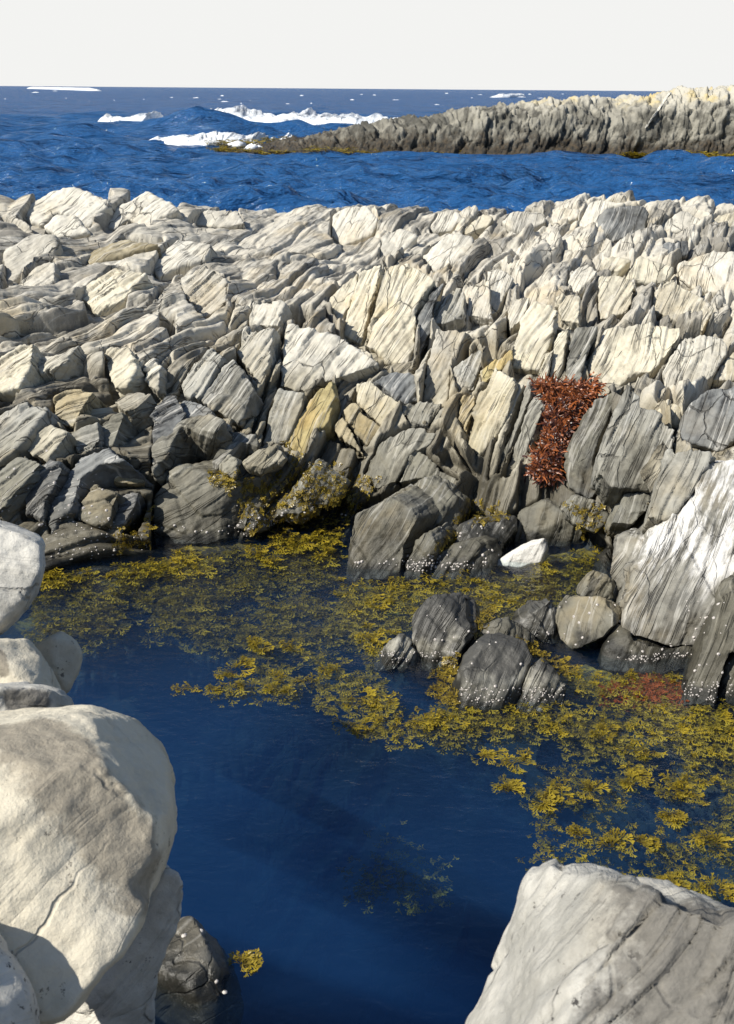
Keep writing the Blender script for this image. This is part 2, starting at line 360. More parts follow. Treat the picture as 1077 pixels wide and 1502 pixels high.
# ---------------------------------------------------------------- slabs of the outcrop, traced from the photograph
# (outline in photo pixels, material, pitch of face above horizontal, yaw of face (left negative), proud of bedrock)
SLABS = [
 ([(507,414),(525,399),(523,415),(512,450),(497,478),(490,458),(478,442)],'cream',48,-20,.10),
 ([(528,401),(561,388),(557,405),(545,445),(530,506),(501,489),(513,450)],'cream',45,-12,.14),
 ([(564,388),(598,385),(640,409),(624,432),(611,455),(609,505),(598,533),(569,533),(553,513),(534,507),(549,447)],'cream',44,-8,.15),
 ([(652,413),(648,430),(634,458),(629,500),(612,540),(606,536),(616,505),(618,460),(632,430)],'slate',35,25,.02),
 ([(423,476),(465,484),(512,502),(556,533),(512,549),(462,565),(447,574),(409,566)],'pale',50,-5,.10),
 ([(409,570),(446,577),(443,596),(418,649),(385,652),(396,605)],'grey',38,-12,.07),
 ([(486,554),(492,582),(481,624),(456,634),(447,671),(418,654),(450,590)],'ochre',40,-15,.10),
 ([(522,562),(542,557),(587,590),(559,624),(536,604),(520,590)],'cream',38,-16,.12),
 ([(503,601),(520,593),(536,610),(559,626),(539,654),(520,632)],'tan',36,-10,.10),
 ([(489,621),(503,612),(517,635),(534,668),(511,651),(492,632)],'tan',38,-20,.08),
 ([(534,690),(556,651),(584,629),(612,624),(640,635),(631,651),(600,668),(581,707),(550,718)],'grey',45,-18,.10),
 ([(600,670),(612,655),(650,690),(680,712),(650,712),(620,700),(585,708)],'shore',45,-5,.06),
 ([(548,557),(573,546),(606,548),(614,587),(589,593)],'slate',48,20,.03),
 ([(589,596),(612,587),(653,598),(645,621),(600,624)],'grey',52,-5,.08),
 ([(639,480),(683,485),(673,511),(662,537),(655,597),(616,589),(629,524)],'pale',42,-22,.13),
 ([(666,542),(701,511),(712,519),(696,573),(673,576)],'grey',40,-15,.03),
 ([(703,542),(751,513),(753,526),(735,542),(709,566)],'ochre',40,10,.00),
 ([(677,580),(700,577),(688,620),(684,640),(672,612)],'tan',42,-6,.02),
 ([(782,441),(818,454),(808,498),(792,542),(746,537),(756,503),(766,467)],'cream',42,-18,.15),
 ([(727,540),(759,558),(746,602),(727,641),(704,667),(683,654),(688,623),(701,576),(714,568)],'cream',36,-26,.18),
 ([(761,561),(769,562),(746,623),(722,698),(717,696),(740,612)],'pale',42,-24,.10),
 ([(773,560),(782,558),(779,581),(751,654),(730,696),(725,693),(753,623)],'grey',42,-24,.09),
 ([(784,577),(799,577),(798,597),(766,677),(746,701),(736,696),(769,618)],'grey',40,-24,.10),
 ([(800,519),(813,511),(808,529),(800,556),(788,556)],'cream',40,-20,.09),
 ([(817,488),(836,478),(825,532),(817,557),(804,557),(810,516)],'cream',40,-16,.08),
 ([(842,480),(879,476),(860,524),(847,564),(834,555),(829,532)],'grey',42,-14,.08),
 ([(886,483),(945,476),(999,479),(1000,492),(975,525),(955,545),(935,545),(905,568),(872,566),(860,545),(873,510)],'cream',45,-10,.14),
 ([(1006,497),(1040,491),(1068,501),(1065,520),(1043,553),(1015,573),(1000,588),(977,573),(970,545),(987,520)],'pale',50,-12,.13),
 ([(1062,528),(1082,512),(1110,515),(1100,560),(1048,556)],'cream',48,-10,.10),
 ([(966,602),(984,583),(998,600),(992,625),(977,611)],'cream',35,15,.08),
 ([(917,562),(904,590),(879,640),(870,670),(872,695),(888,718),(864,733),(832,715),(826,680),(840,640),(864,604),(884,584)],'shore',36,-16,.16),
 ([(924,560),(939,579),(937,597),(964,606),(990,631),(988,656),(977,679),(960,715),(912,716),(894,713),(878,692),(878,665),(888,640),(910,592)],'grey',36,-8,.16),
 ([(1001,607),(1016,589),(1041,571),(1080,564),(1100,590),(1085,640),(1057,661),(993,643)],'slate',40,-10,.15),
 ([(983,658),(1054,667),(1029,692),(1018,717),(995,747),(977,763),(948,759),(968,690)],'grey',36,-14,.14),
 ([(915,724),(958,724),(949,745),(928,769),(897,768)],'shore',34,-8,.10),
 # left-hand, lower face
 ([(262,562),(309,509),(327,522),(291,585),(271,578)],'grey',46,-20,.10),
 ([(295,586),(328,533),(340,524),(358,542),(374,571),(351,620),(327,609),(309,598)],'grey',42,-16,.13),
 ([(346,517),(360,482),(403,482),(394,536),(380,567),(364,540)],'pale',44,-14,.08),
 ([(362,476),(372,442),(418,444),(408,478)],'pale',46,-14,.06),
 ([(271,587),(294,589),(316,606),(338,625),(314,637),(278,619),(249,606)],'slate',55,-25,.10),
 ([(222,657),(245,621),(276,611),(309,605),(333,622),(316,633),(287,631),(265,625),(242,670),(222,690)],'grey',58,-28,.22),
 ([(310,676),(331,636),(345,633),(380,637),(378,654),(354,648),(334,666),(321,680)],'shore',62,-10,.12),
 ([(154,513),(189,509),(201,540),(187,565),(169,569),(154,538)],'cream',46,-20,.10),
 ([(-6,528),(27,507),(49,504),(45,536),(27,569),(-8,574)],'cream',46,-25,.08),
 ([(52,525),(94,516),(118,504),(96,529),(74,543),(58,545)],'pale',52,-20,.09),
 ([(80,582),(109,569),(138,574),(120,600),(107,627),(79,620)],'tan',40,-10,.12),
 ([(34,660),(53,626),(74,621),(100,635),(67,676),(58,672)],'pale',44,-22,.10),
 ([(104,634),(143,619),(147,645),(134,660),(114,665)],'grey',42,-12,.08),
 ([(149,622),(178,601),(183,609),(165,654),(149,654)],'shore',40,-18,.12),
 ([(165,588),(195,571),(223,577),(202,597),(185,604)],'pale',58,-22,.13),
 ([(213,536),(225,527),(236,536),(232,572),(214,566)],'pale',44,-18,.09),
 ([(238,580),(258,575),(275,605),(250,640),(225,645),(222,610)],'slate',50,5,.04),
 ([(67,738),(94,703),(118,670),(160,659),(185,676),(145,681),(120,699),(107,740),(85,765),(74,783)],'slate',50,-25,.15),
 ([(38,756),(31,725),(58,692),(74,675),(93,686),(80,711),(66,736),(62,765)],'dark',42,-18,.10),
 ([(-6,698),(22,672),(62,677),(33,711),(-6,754)],'shore',46,-20,.10),
 ([(111,760),(129,721),(138,710),(174,726),(156,774),(125,765)],'shore',40,-4,.12),
 ([(164,774),(176,729),(205,721),(200,740),(178,774)],'dark',40,5,.10),
 ([(165,707),(185,681),(205,694),(212,707),(196,711)],'tan',40,12,.09),
 ([(-10,610),(40,590),(70,600),(30,650),(-10,680)],'grey',46,-22,.05),
 # crest and upper dome
 ([(881,334),(888,307),(904,302),(948,302),(954,313),(948,340),(901,354)],'slate',34,8,.14),
 ([(844,335),(861,296),(882,291),(918,298),(888,307),(879,334),(861,338)],'pale',46,-18,.12),
 ([(737,325),(754,309),(794,310),(804,324),(760,341)],'pale',52,-12,.08),
 ([(807,318),(824,303),(851,305),(846,321),(811,328)],'pale',50,-12,.08),
 ([(958,336),(975,325),(1001,308),(1015,313),(1038,326),(995,341)],'pale',50,-8,.08),
 ([(1040,327),(1051,311),(1080,307),(1085,334),(1051,335)],'cream',50,-8,.08),
 ([(975,352),(990,356),(1010,352),(1012,372),(990,378),(974,368)],'slate',40,12,.10),
 ([(879,379),(904,374),(929,380),(907,397),(885,396)],'cream',55,-14,.07),
 ([(937,372),(990,392),(975,416),(935,411),(923,400)],'cream',50,6,.09),
 ([(878,405),(904,402),(932,414),(923,457),(879,469)],'cream',48,-14,.10),
 ([(964,424),(985,408),(1011,427),(1048,451),(1032,486),(998,474),(958,454)],'cream',48,-14,.15),
 ([(995,386),(1045,365),(1080,367),(1082,408),(1051,429),(1018,423),(997,407)],'pale',55,-10,.09),
 ([(837,394),(863,385),(876,400),(851,429),(828,426)],'pale',48,-16,.08),
 ([(818,434),(850,431),(850,474),(822,469)],'cream',46,-14,.07),
 ([(714,397),(737,391),(754,407),(744,427),(730,457),(714,470)],'pale',48,-18,.08),
 ([(756,437),(779,434),(768,468),(748,483),(744,457)],'pale',46,-14,.07),
 ([(484,344),(487,313),(504,300),(541,302),(557,320),(547,341),(504,360)],'pale',46,-16,.14),
 ([(554,380),(561,345),(587,333),(614,345),(594,364),(577,380)],'pale',52,-14,.08),
 ([(631,331),(644,311),(664,305),(681,320),(661,338),(634,341)],'pale',50,-14,.10),
 ([(676,337),(708,311),(725,318),(720,328),(682,345)],'cream',54,-16,.08),
 ([(616,374),(661,339),(692,345),(696,364),(654,393),(638,399)],'pale',55,-14,.08),
 ([(634,474),(638,447),(671,421),(683,428),(680,460),(654,474)],'grey',48,-16,.06),
 ([(688,430),(708,408),(718,411),(720,467),(684,462)],'pale',46,-14,.07),
 ([(24,312),(74,278),(110,273),(147,286),(167,297),(137,317),(133,333),(84,310),(60,330)],'pale',54,-16,.10),
 ([(64,331),(84,314),(110,315),(132,340),(87,347)],'pale',48,-10,.07),
 ([(137,325),(191,294),(214,278),(251,297),(264,307),(231,320),(217,340),(187,320),(167,337)],'pale',50,-14,.14),
 ([(7,370),(47,338),(80,347),(84,360),(33,394),(5,434)],'pale',56,-24,.10),
 ([(27,420),(54,388),(80,385),(80,410),(60,427),(40,430)],'pale',50,-16,.06),
 ([(120,374),(181,348),(234,357),(181,372),(130,387)],'tan',60,-18,.07),
 ([(219,387),(261,348),(311,355),(301,380),(254,393),(231,407)],'pale',56,-20,.09),
 ([(267,408),(301,391),(336,410),(330,447),(301,466),(275,447)],'pale',48,-14,.10),
 ([(274,327),(301,308),(348,308),(360,327),(321,334)],'pale',56,-12,.06),
 ([(110,430),(170,395),(215,400),(180,440),(140,455)],'cream',58,-22,.05),
]
HOLES = [([(418,456),(440,451),(463,456),(457,473),(440,478),(423,470)], .40), ([(907,398),(931,381),(923,405)], .25),
         ([(236,462),(257,464),(255,491),(234,484)], .35), ([(-10,566),(19,572),(16,592),(-10,596)], .35),
         ([(242,690),(262,645),(300,640),(338,632),(340,640),(318,668),(292,690),(262,696)], .32), ([(690,497),(714,488),(752,503),(748,512),(712,515)], .25),
         ([(700,492),(681,495),(668,530),(680,535)], .18), ([(962,722),(996,664),(985,660)], .1), ([(745,462),(752,448),(758,452),(750,470)], .2),
         ([(1000,600),(966,650),(992,655)], .12), ([(540,420),(548,470),(553,470)], .05), ([(190,720),(215,730),(200,790),(180,790)], .25),
         ([(98,680),(110,690),(96,745),(82,740)], .15), ([(655,660),(690,690),(680,700),(640,672)], .12), ([(548,662),(575,640),(570,665),(556,690)], .05)]
CRACKS = [([(478,455),(490,480),(510,500),(540,510),(555,520),(568,537)], 5, .22), ([(652,412),(640,430),(626,460),(620,500),(606,540)], 8, .28),
          ([(418,475),(408,510),(398,540),(385,590),(372,640)], 4, .22), ([(376,583),(364,604),(351,626)], 6, .25), ([(758,560),(740,612),(716,698)], 4, .2),
          ([(771,560),(750,622),(724,696)], 3, .16), ([(795,545),(806,505),(820,460),(828,445)], 5, .2), ([(838,478),(826,520),(816,560)], 3, .14),
          ([(1002,492),(975,528),(956,548)], 4, .18), ([(1070,505),(1056,530),(1045,555)], 5, .2), ([(868,410),(852,432),(842,455)], 4, .15),
          ([(990,655),(1020,662),(1055,667)], 4, .2), ([(920,560),(900,600),(876,650),(870,690),(890,720)], 3, .18), ([(7,434),(25,410),(55,378)], 4, .16),
          ([(120,385),(180,376),(238,357)], 4, .12), ([(160,440),(190,412),(220,395)], 3, .12), ([(300,380),(255,398),(235,420),(215,450)], 4, .12),
          ([(150,300),(110,295),(66,325)], 3, .1), ([(0,312),(30,322),(60,330)], 4, .12), ([(880,380),(862,386),(850,392)], 4, .12),
          ([(1045,452),(1030,490)], 6, .2), ([(1075,460),(1058,492)], 4, .2), ([(960,425),(958,450),(990,475)], 4, .15), ([(565,388),(549,445),(533,507)], 3, .15),
          ([(527,401),(513,450),(499,489)], 2.5, .12), ([(640,635),(660,640),(690,690)], 4, .15), ([(345,440),(330,470),(300,505)], 3, .12), ([(262,560),(235,585),(222,600)], 4, .14),
          ([(33,660),(10,690),(-5,715)], 5, .2), ([(104,634),(70,680)], 4, .16), ([(120,700),(100,750)], 4, .16), ([(250,520),(215,560),(205,575)], 4, .14)]

# ---------------------------------------------------------------- the outcrop's bedrock
def relief(P, amp_w):
    """fractured, layered relief (m) along the surface normal, and a hue value per layer cell"""
    s, t, w = foliation(P)
    Pn = np.stack([s, t, w], 1)
    D = fbm(P * .9, 3) * .10
    tone = np.zeros(len(P))
    for k, (sw, tl, amp, tilt, cr) in enumerate([(.40, 2.0, .115, 1.4, .8), (.17, 1.05, .060, 1.4, .8), (.07, .55, .024, 1.3, .8)]):
        wv = pnoise(Pn * np.array([1.2, .8, .8]) / tl + 3 * k) * .22
        S = s / sw + wv + pnoise(P * 3.1 + k) * .12
        T = t / tl + .5 * w + pnoise(P * 2.0 + 40 + k) * .25
        f1, f2, r, ds, dt = cells(S, T, 101 + 17 * k)
        D = D + amp * amp_w * (1.3 * (r[0] - .5) + tilt * ds * (.4 + r[1]) + .5 * dt * (r[2] - .5))
        D = D - amp * amp_w * cr * np.exp(-((f2 - f1) / .07) ** 2)
        tone = tone + (r[3] - .5) * (.9, .6, .4)[k]
    D = D + fbm(P * 5.5, 4) * .013 + fbm(Pn * np.array([20, 2.4, 2.4]), 2) * .004
    return D, tone, np.stack([s, t, w], 1)

nrm = grid_normals(BASE).reshape(-1, 3)
nrm[nrm[:, 2] < 0] *= -1
BP = BASE.reshape(-1, 3)
aw = 1 - .68 / (1 + np.exp((BP[:, 0] + .2) * 2.5)) / (1 + np.exp(-(BP[:, 1] - 9.2) * 2.5))
aw = aw * np.interp(BP[:, 1], [0, 10.0, 11.6, 13], [.9, .80, .42, .36])
Dp, tone, _ = relief(BP, aw)
# rounded folds over the upper left dome
rw = 1 / (1 + np.exp((BP[:, 0] + .3) * 2)) / (1 + np.exp(-(BP[:, 1] - 9.0) * 2))
Dp = Dp + rw * (np.abs(fbm(BP * np.array([.8, .6, .8]) + 4, 3)) * .22 - .05)
qx, qy, qw = to_px(BP)
front = (qw > .5)
carve = np.zeros(len(BP))
for poly, mt, pi, ya, pr in SLABS:
    pa = np.array(poly); c = pa.mean(0); pa = c + (pa - c) * 1.0
    bb = front & (qx > pa[:, 0].min()) & (qx < pa[:, 0].max()) & (qy > pa[:, 1].min()) & (qy < pa[:, 1].max()) & (BP[:, 1] < 12.4)
    ii = np.nonzero(bb)[0]
    m = inside(qx[ii], qy[ii], [tuple(q) for q in pa])
    carve[ii[m]] = 1
Dp = np.where(carve > 0, np.minimum(Dp, .0) * .3 - .16, Dp)
SPUR = [[(1018,717),(1025,692),(1045,676),(1085,674),(1140,700),(1140,852),(1140,1040),(990,1036),(880,985),(900,930),(912,900),(898,842),(901,790),(959,781),(995,747)],
        [(222,800),(224,770),(227,722),(235,694),(253,690),(272,695),(315,700),(360,735),(350,800)], [(494,856),(511,785),(527,737),(569,724),(591,707),(625,704),(672,737),(746,770),(750,752),(785,735),(848,760),(893,800),(800,850)]]
for kk, poly in enumerate(SPUR):
    pa = np.array(poly)
    ii = np.nonzero(front & (qx > pa[:, 0].min()) & (qx < pa[:, 0].max()) & (qy > pa[:, 1].min()) & (qy < pa[:, 1].max()) & (BP[:, 1] < 9))[0]
    m = inside(qx[ii], qy[ii], poly)
    Dp[ii[m]] = np.minimum(Dp[ii[m]], 0) * .4 - (.38, .22, .10)[kk]
for poly, dep in HOLES:
    pa = np.array(poly)
    ii = np.nonzero(front & (qx > pa[:, 0].min()) & (qx < pa[:, 0].max()) & (qy > pa[:, 1].min()) & (qy < pa[:, 1].max()) & (BP[:, 1] < 12.4))[0]
    m = inside(qx[ii], qy[ii], poly)
    Dp[ii[m]] = np.minimum(Dp[ii[m]], 0) - dep
for line, wd, dep in CRACKS:
    for (x0, y0), (x1, y1) in zip(line[:-1], line[1:]):
        ii = np.nonzero(front & (qx > min(x0, x1) - 15) & (qx < max(x0, x1) + 15) & (qy > min(y0, y1) - 15) & (qy < max(y0, y1) + 15) & (BP[:, 1] < 12.4))[0]
        dx, dy = x1 - x0, y1 - y0
        u = np.clip(((qx[ii] - x0) * dx + (qy[ii] - y0) * dy) / (dx * dx + dy * dy), 0, 1)
        d = np.hypot(qx[ii] - x0 - u * dx, qy[ii] - y0 - u * dy)
        cut = np.where(d < wd * .62, -dep, 9)
        Dp[ii] = np.minimum(Dp[ii], cut)
Dg = Dp.reshape(NV, -1)
for _ in range(1):
    q_ = np.pad(Dg, 1, mode='edge'); Dg = (q_[:-2, 1:-1] + 2 * q_[1:-1, 1:-1] + q_[2:, 1:-1]) / 4
    q_ = np.pad(Dg, 1, mode='edge'); Dg = (q_[1:-1, :-2] + 2 * q_[1:-1, 1:-1] + q_[1:-1, 2:]) / 4
Dp = Dg.ravel()
RV = BP + nrm * Dp[:, None]
fs, ft, fw = foliation(RV)
RF = grid_faces(len(xs), NV)
ridge = mesh_np('rock_ridge', RV, RF, M['bed'], attrs={'fol': ('FLOAT_VECTOR', np.stack([fs, ft, fw], 1)), 'tone': ('FLOAT', tone)})
tag(ridge, 'long fractured outcrop of pale layered rock between the pool and the sea', 'rock outcrop')
RIDGE_BVH = BVHTree.FromPolygons([Vector(v) for v in RV.reshape(NV, -1, 3)[::3, ::3].reshape(-1, 3)],
                                 [tuple(int(i) for i in f) for f in grid_faces(len(range(0, len(xs), 3)), len(range(0, NV, 3)))])

# ---------------------------------------------------------------- stones: closed, remeshed, worn and displaced
def finish_stone(name, V, Fs, mat, vox, smooth, amp, strat, facet, parent=None, seed=0, fine=1.0):
    me = bpy.data.meshes.new(name + '_raw')
    me.from_pydata([tuple(v) for v in V], [], Fs); me.update()
    bm = bmesh.new(); bm.from_mesh(me); bmesh.ops.recalc_face_normals(bm, faces=bm.faces); bm.to_mesh(me); bm.free()
    tmp = bpy.data.objects.new('raw', me); C.objects.link(tmp)
    md = tmp.modifiers.new('r', 'REMESH'); md.mode = 'VOXEL'; md.voxel_size = vox; md.adaptivity = 0
    dg = bpy.context.evaluated_depsgraph_get()
    out = bpy.data.meshes.new_from_object(tmp.evaluated_get(dg))
    bpy.data.objects.remove(tmp); bpy.data.meshes.remove(me)
    out.name = name
    X = verts_of(out)
    E = np.empty(len(out.edges) * 2, np.int32); out.edges.foreach_get('vertices', E); E = E.reshape(-1, 2)
    deg = np.bincount(E.ravel(), minlength=len(X)).astype(float)[:, None]
    def lap(A):
        B = np.zeros_like(A)
        for c in range(A.shape[1]):
            B[:, c] = np.bincount(E[:, 0], A[E[:, 1], c], len(X)) + np.bincount(E[:, 1], A[E[:, 0], c], len(X))
        return B / deg
    rc = np.random.RandomState(seed + 4000)
    ncut, f0, f1_ = (2, .02, .05) if seed < 200 else (6, .06, .15) if seed < 226 else (11, .07, .17) if seed < 300 else (8, .06, .13)
    if seed == 206: ncut = 4
    if seed in (220, 224): ncut, f1_ = 1, .06
    for k in range(ncut):      # flat breaks
        cn = rc.normal(size=3); cn[1] -= .9 if seed >= 200 else 0; cn[2] = abs(cn[2]) + .15 if seed >= 200 else cn[2]; cn /= np.linalg.norm(cn)
        pr_ = X @ cn; cd = pr_.max() - rc.uniform(f0, f1_) * np.ptp(pr_)
        X = X - cn * (np.clip(pr_ - cd, 0, None) * .92)[:, None]
    for k in range(smooth):
        X = X + .6 * (lap(X) - X)
    out.vertices.foreach_set('co', X.astype(np.float32).ravel()); out.update()
    nr = normals_of(out)
    for k in range(3): nr = lap(nr)
    nr /= np.linalg.norm(nr, axis=1)[:, None] + 1e-9
    s, t, w = foliation(X)
    off = seed * 3.17
    D = amp * fbm(X * 3.2 + off, 3) + amp * .35 * fbm(X * 11 + off, 3)
    if facet:
        f1, f2, r, ds, dt = cells(X[:, 0] / facet + X[:, 2] * .6 / facet, X[:, 2] / facet - X[:, 1] * .5 / facet + off, 7 + seed)
        D = D + facet * .06 * ((r[0] - .5) + ds * (r[1] - .5) * 1.6 + dt * (r[2] - .5) * 1.6)
    if strat:
        Pn = np.stack([s, t, w], 1)
        for kk, (sw, tl, a) in enumerate([(.115, 1.0, 1.0), (.045, .6, .6)]):
            f1, f2, r, ds, dt = cells(s / sw + pnoise(Pn / tl + off) * .35 + off, t / tl + w * .7 + off, 31 + seed + kk)
            mk_ = np.clip(.75 + 1.1 * fbm(X * 2.6 + off + kk * 3, 2), .15, 1.4)
            D = D + strat * a * mk_ * (1.5 * (r[0] - .5) + 1.2 * ds * (.3 + r[1]) - 1.0 * np.exp(-((f2 - f1) / .06) ** 2) * (r[2] > .35))
        D = D + strat * .35 * fbm(Pn * np.array([30, 2.5, 2.5]) + off, 3)
    if facet:
        Y = X + nr * D[:, None]
        for k in range((4 if seed > 300 else 1)): Y = Y + .6 * (lap(Y) - Y)
        X = Y; D = 0
    D = D + fine * .004 * fbm(X * 24 + off, 2)
    X = X + nr * D[:, None]
    out.vertices.foreach_set('co', X.astype(np.float32).ravel())
    rr = random.Random(seed)
    at = out.attributes.new('fol', 'FLOAT_VECTOR', 'POINT')
    so = rr.uniform(-2, 2)
    at.data.foreach_set('vector', np.stack([s + so, t + so, w], 1).astype(np.float32).ravel())
    at = out.attributes.new('tone', 'FLOAT', 'POINT')
    at.data.foreach_set('value', np.full(len(X), rr.uniform(-.3, .3), np.float32))
    out.polygons.foreach_set('use_smooth', np.ones(len(out.polygons), bool))
    out.materials.clear(); out.materials.append(mat); out.update()
    o = bpy.data.objects.new(name, out); C.objects.link(o)
    if parent: o.parent = parent
    return o

def slab_shape(poly, anchor, pitch, yaw, thick, ext=None, flare=1.04):
    p, y = R(pitch), R(yaw)
    n = np.array([math.sin(y) * math.cos(p), -math.cos(y) * math.cos(p), math.sin(p)])
    front = []
    for a, b in poly:
        d = ray(a, b)
        front.append(CAM + d * (((anchor - CAM) @ n) / (d @ n)))
    front = np.array(front)
    e = -n * thick if ext is None else np.array(ext, float)
    c = front.mean(0)
    back = c + (front - c) * flare + e
    k = len(poly)
    V = np.vstack([front, back])
    Fs = [tuple(range(k)), tuple(range(2 * k - 1, k - 1, -1))] + [(i, (i + 1) % k, (i + 1) % k + k, i + k) for i in range(k)]
    return V, Fs

def settle(o):
    """put the object's origin at its base"""
    me = o.data
    X = verts_of(me)
    c = np.array([X[:, 0].mean(), X[:, 1].mean(), X[:, 2].min()])
    me.vertices.foreach_set('co', (X - c).astype(np.float32).ravel()); me.update()
    o.location = c
    return o

for k, (poly, mt, pi, ya, pr) in enumerate(SLABS):
    pa = np.array(poly, float); c = pa.mean(0)
    hit, _ = base_hit(*c)
    if hit is None: continue
    d = ray(*c); d /= np.linalg.norm(d)
    anchor = hit - d * (pr * (.40 if c[1] < 400 else .55))
    rr = random.Random(500 + k)
    V, Fs = slab_shape(poly, anchor, pi + rr.uniform(-3, 3), ya + rr.uniform(-4, 4), .38)
    size = np.ptp(V[:len(poly)], axis=0).max()
    far = c[1] < 400
    finish_stone('slab', V, Fs, M[mt], .016 if far else .011 if size > .35 else .008, 7 if far else 1, .024 if far else .014, .006 if far else .014, 0 if far or k % 2 else .22, ridge, seed=k + 1)

def rock_tag(o, label, cat='rock', group=None):
    settle(o); return tag(o, label, cat, group)
# ---------------------------------------------------------------- loose and standing rocks at the waterline
def wl(px, py, z=0.0): return on_z(px, py, z)
ROCKS = []
def slab_rock(name, label, poly, base_px, mat, pitch, yaw, thick=.35, ext=None, vox=.010, smooth=2, amp=.018, strat=.009, facet=.3, seed=1, cat='rock', z=0.0, flare=1.08, group=None):
    V, Fs = slab_shape(poly, wl(*base_px, z), pitch, yaw, thick, ext, flare)
    o = finish_stone(name, V, Fs, M[mat], vox, smooth, amp, strat, facet, seed=seed)
    ROCKS.append(rock_tag(o, label, cat, group)); return o

def blob_shape(poly, c3, depth, p=2.4, fwd=None, k=11):
    """an outline given its own depth: sections shrink towards the front and the back"""
    d = (c3 - CAM); d /= np.linalg.norm(d)
    f = d if fwd is None else np.array(fwd, float) / np.linalg.norm(fwd)
    pts = []
    for a, b in poly:
        r = ray(a, b); pts.append(CAM + r * (((c3 - CAM) @ f) / (r @ f)))
    pts = np.array(pts); c = pts.mean(0)
    V = []; Fs = []; n = len(poly)
    ts = np.linspace(-.97, .97, k)
    for t in ts:
        sc = (1 - abs(t) ** p) ** (1 / p)
        V.append(c + (pts - c) * sc + f * t * depth)
    for a in range(k - 1):
        for i in range(n):
            j = (i + 1) % n
            Fs.append((a * n + i, a * n + j, (a + 1) * n + j, (a + 1) * n + i))
    Fs.append(tuple(range(n))); Fs.append(tuple(range((k - 1) * n, k * n)))
    return np.vstack(V), Fs
def blob_rock(name, label, poly, c3, depth, mat, p=2.4, vox=.011, smooth=3, amp=.02, strat=.01, facet=0, seed=1, cat='rock', fwd=None, fine=1.0, group=None):
    V, Fs = blob_shape(poly, np.array(c3), depth, p, fwd)
    o = finish_stone(name, V, Fs, M[mat], vox, smooth, amp, strat, facet, seed=seed, fine=fine)
    ROCKS.append(rock_tag(o, label, cat, group)); return o

# standing trio in the middle of the pool's far edge
slab_rock('standing_rock', 'tall dark grey standing rock with flat front, left of the group rising from the weed', [(494,856),(497,832),(511,785),(527,737),(541,721),(564,726),(597,746),(609,762),(591,801),(577,850)], (540,838), 'shore', 34, -10, .5, (.22,.42,-.10), seed=201)
slab_rock('standing_rock', 'ribbed grey rock with rounded top directly behind the tall flat-fronted dark rock', [(569,724),(591,707),(625,704),(647,715),(672,737),(660,790),(640,800),(612,790),(600,760)], (625,812), 'shore', 38, -8, .4, (.12,.4,-.12), seed=202)
slab_rock('standing_rock', 'narrow cracked grey rock at the right foot of the tall standing rock', [(587,852),(592,835),(612,793),(630,771),(647,779),(636,815),(627,852)], (608,842), 'shore', 36, -14, .3, (.12,.3,-.1), seed=203)
slab_rock('low_rock', 'low black flat-topped rock behind the small square-ended one', [(660,800),(660,776),(692,764),(742,764),(746,782),(720,816),(690,812)], (700,822), 'dark', 48, -5, .3, (.12,.3,-.1), seed=204)
slab_rock('low_rock', 'low dark rock with pale square end standing in the weed beside the white stone', [(628,852),(635,817),(664,801),(692,793),(718,800),(716,818),(708,852)], (670,840), 'shore', 40, -6, .3, (.12,.3,-.06), seed=205)
blob_rock('white_stone', 'smooth white wedge-shaped stone lying in the water', [(717,830),(747,810),(780,793),(800,789),(804,806),(797,828),(760,836)], wl(765,822) + np.array([0,.08,.0]), .14, 'white0', vox=.008, smooth=3, strat=.003, amp=.008, seed=206, cat='stone')
slab_rock('block', 'squat grey rectangular block with vertical streaks, dark right end, behind the white stone', [(750,806),(753,792),(757,752),(785,735),(800,737),(848,760),(845,797),(843,806)], (800,800), 'shore', 38, -8, .5, (.28,.42,-.05), seed=207, cat='rock block')
blob_rock('stone', 'weed-fringed stone behind the squat streaked block, under the big grey face', [(812,740),(840,724),(880,738),(893,760),(872,782),(840,770)], at_y(855,752,7.0), .2, 'shore', seed=208, strat=.01, cat='stone')
slab_rock('ledge_stone', 'cream ledge stone under the red seaweed heap', [(690,716),(706,711),(735,713),(770,709),(815,701),(822,712),(808,732),(775,739),(740,754),(705,747)], (750,790), 'tan', 52, -8, .4, (0,.4,-.12), seed=209, cat='stone')
# left group
slab_rock('block', 'large pale streaked block with black right side at the left waterline', [(222,800),(224,770),(227,722),(235,694),(253,690),(272,695),(331,711),(315,735),(304,800)], (262,794), 'grey', 33, -16, .5, (.40,.42,-.04), seed=210, cat='rock block')
blob_rock('stone', 'light grey angular stone resting above the weedy hollow', [(354,680),(376,658),(409,652),(429,666),(415,686),(382,702),(359,688)], base_hit(390,690)[0] + np.array([0,-.08,.02]), .2, 'pale', p=3.2, vox=.008, smooth=3, facet=.2, amp=.012, seed=211, cat='stone')
blob_rock('stone', 'small grey-green chunk tucked left of the light grey angular stone', [(322,684),(337,668),(355,677),(347,704),(326,697)], base_hit(338,694)[0] + np.array([0,-.06,.0]), .14, 'grey', p=3.2, vox=.007, smooth=3, facet=.15, seed=212, cat='stone')
slab_rock('shore_stone', 'small dark stone at the waterline near the left boulder stack', [(89,818),(91,803),(100,771),(129,767),(121,800),(119,818)], (105,812), 'dark', 36, -14, .3, (.12,.3,-.05), seed=213, cat='stone', vox=.007)
slab_rock('shore_stone', 'second small dark stone at the left waterline, next to the pale streaked block', [(123,812),(134,774),(151,776),(147,812)], (135,806), 'dark', 36, -6, .3, (.1,.3,-.05), seed=214, cat='stone', vox=.007)
blob_rock('shore_stone', 'grey weedy boulder below the yellow-stained slab', [(424,755),(428,718),(445,692),(470,668),(492,690),(512,708),(500,730),(480,745)], base_hit(465,735)[0] + np.array([0,-.05,0]), .25, 'shore', p=2.6, facet=.3, seed=215, cat='stone')
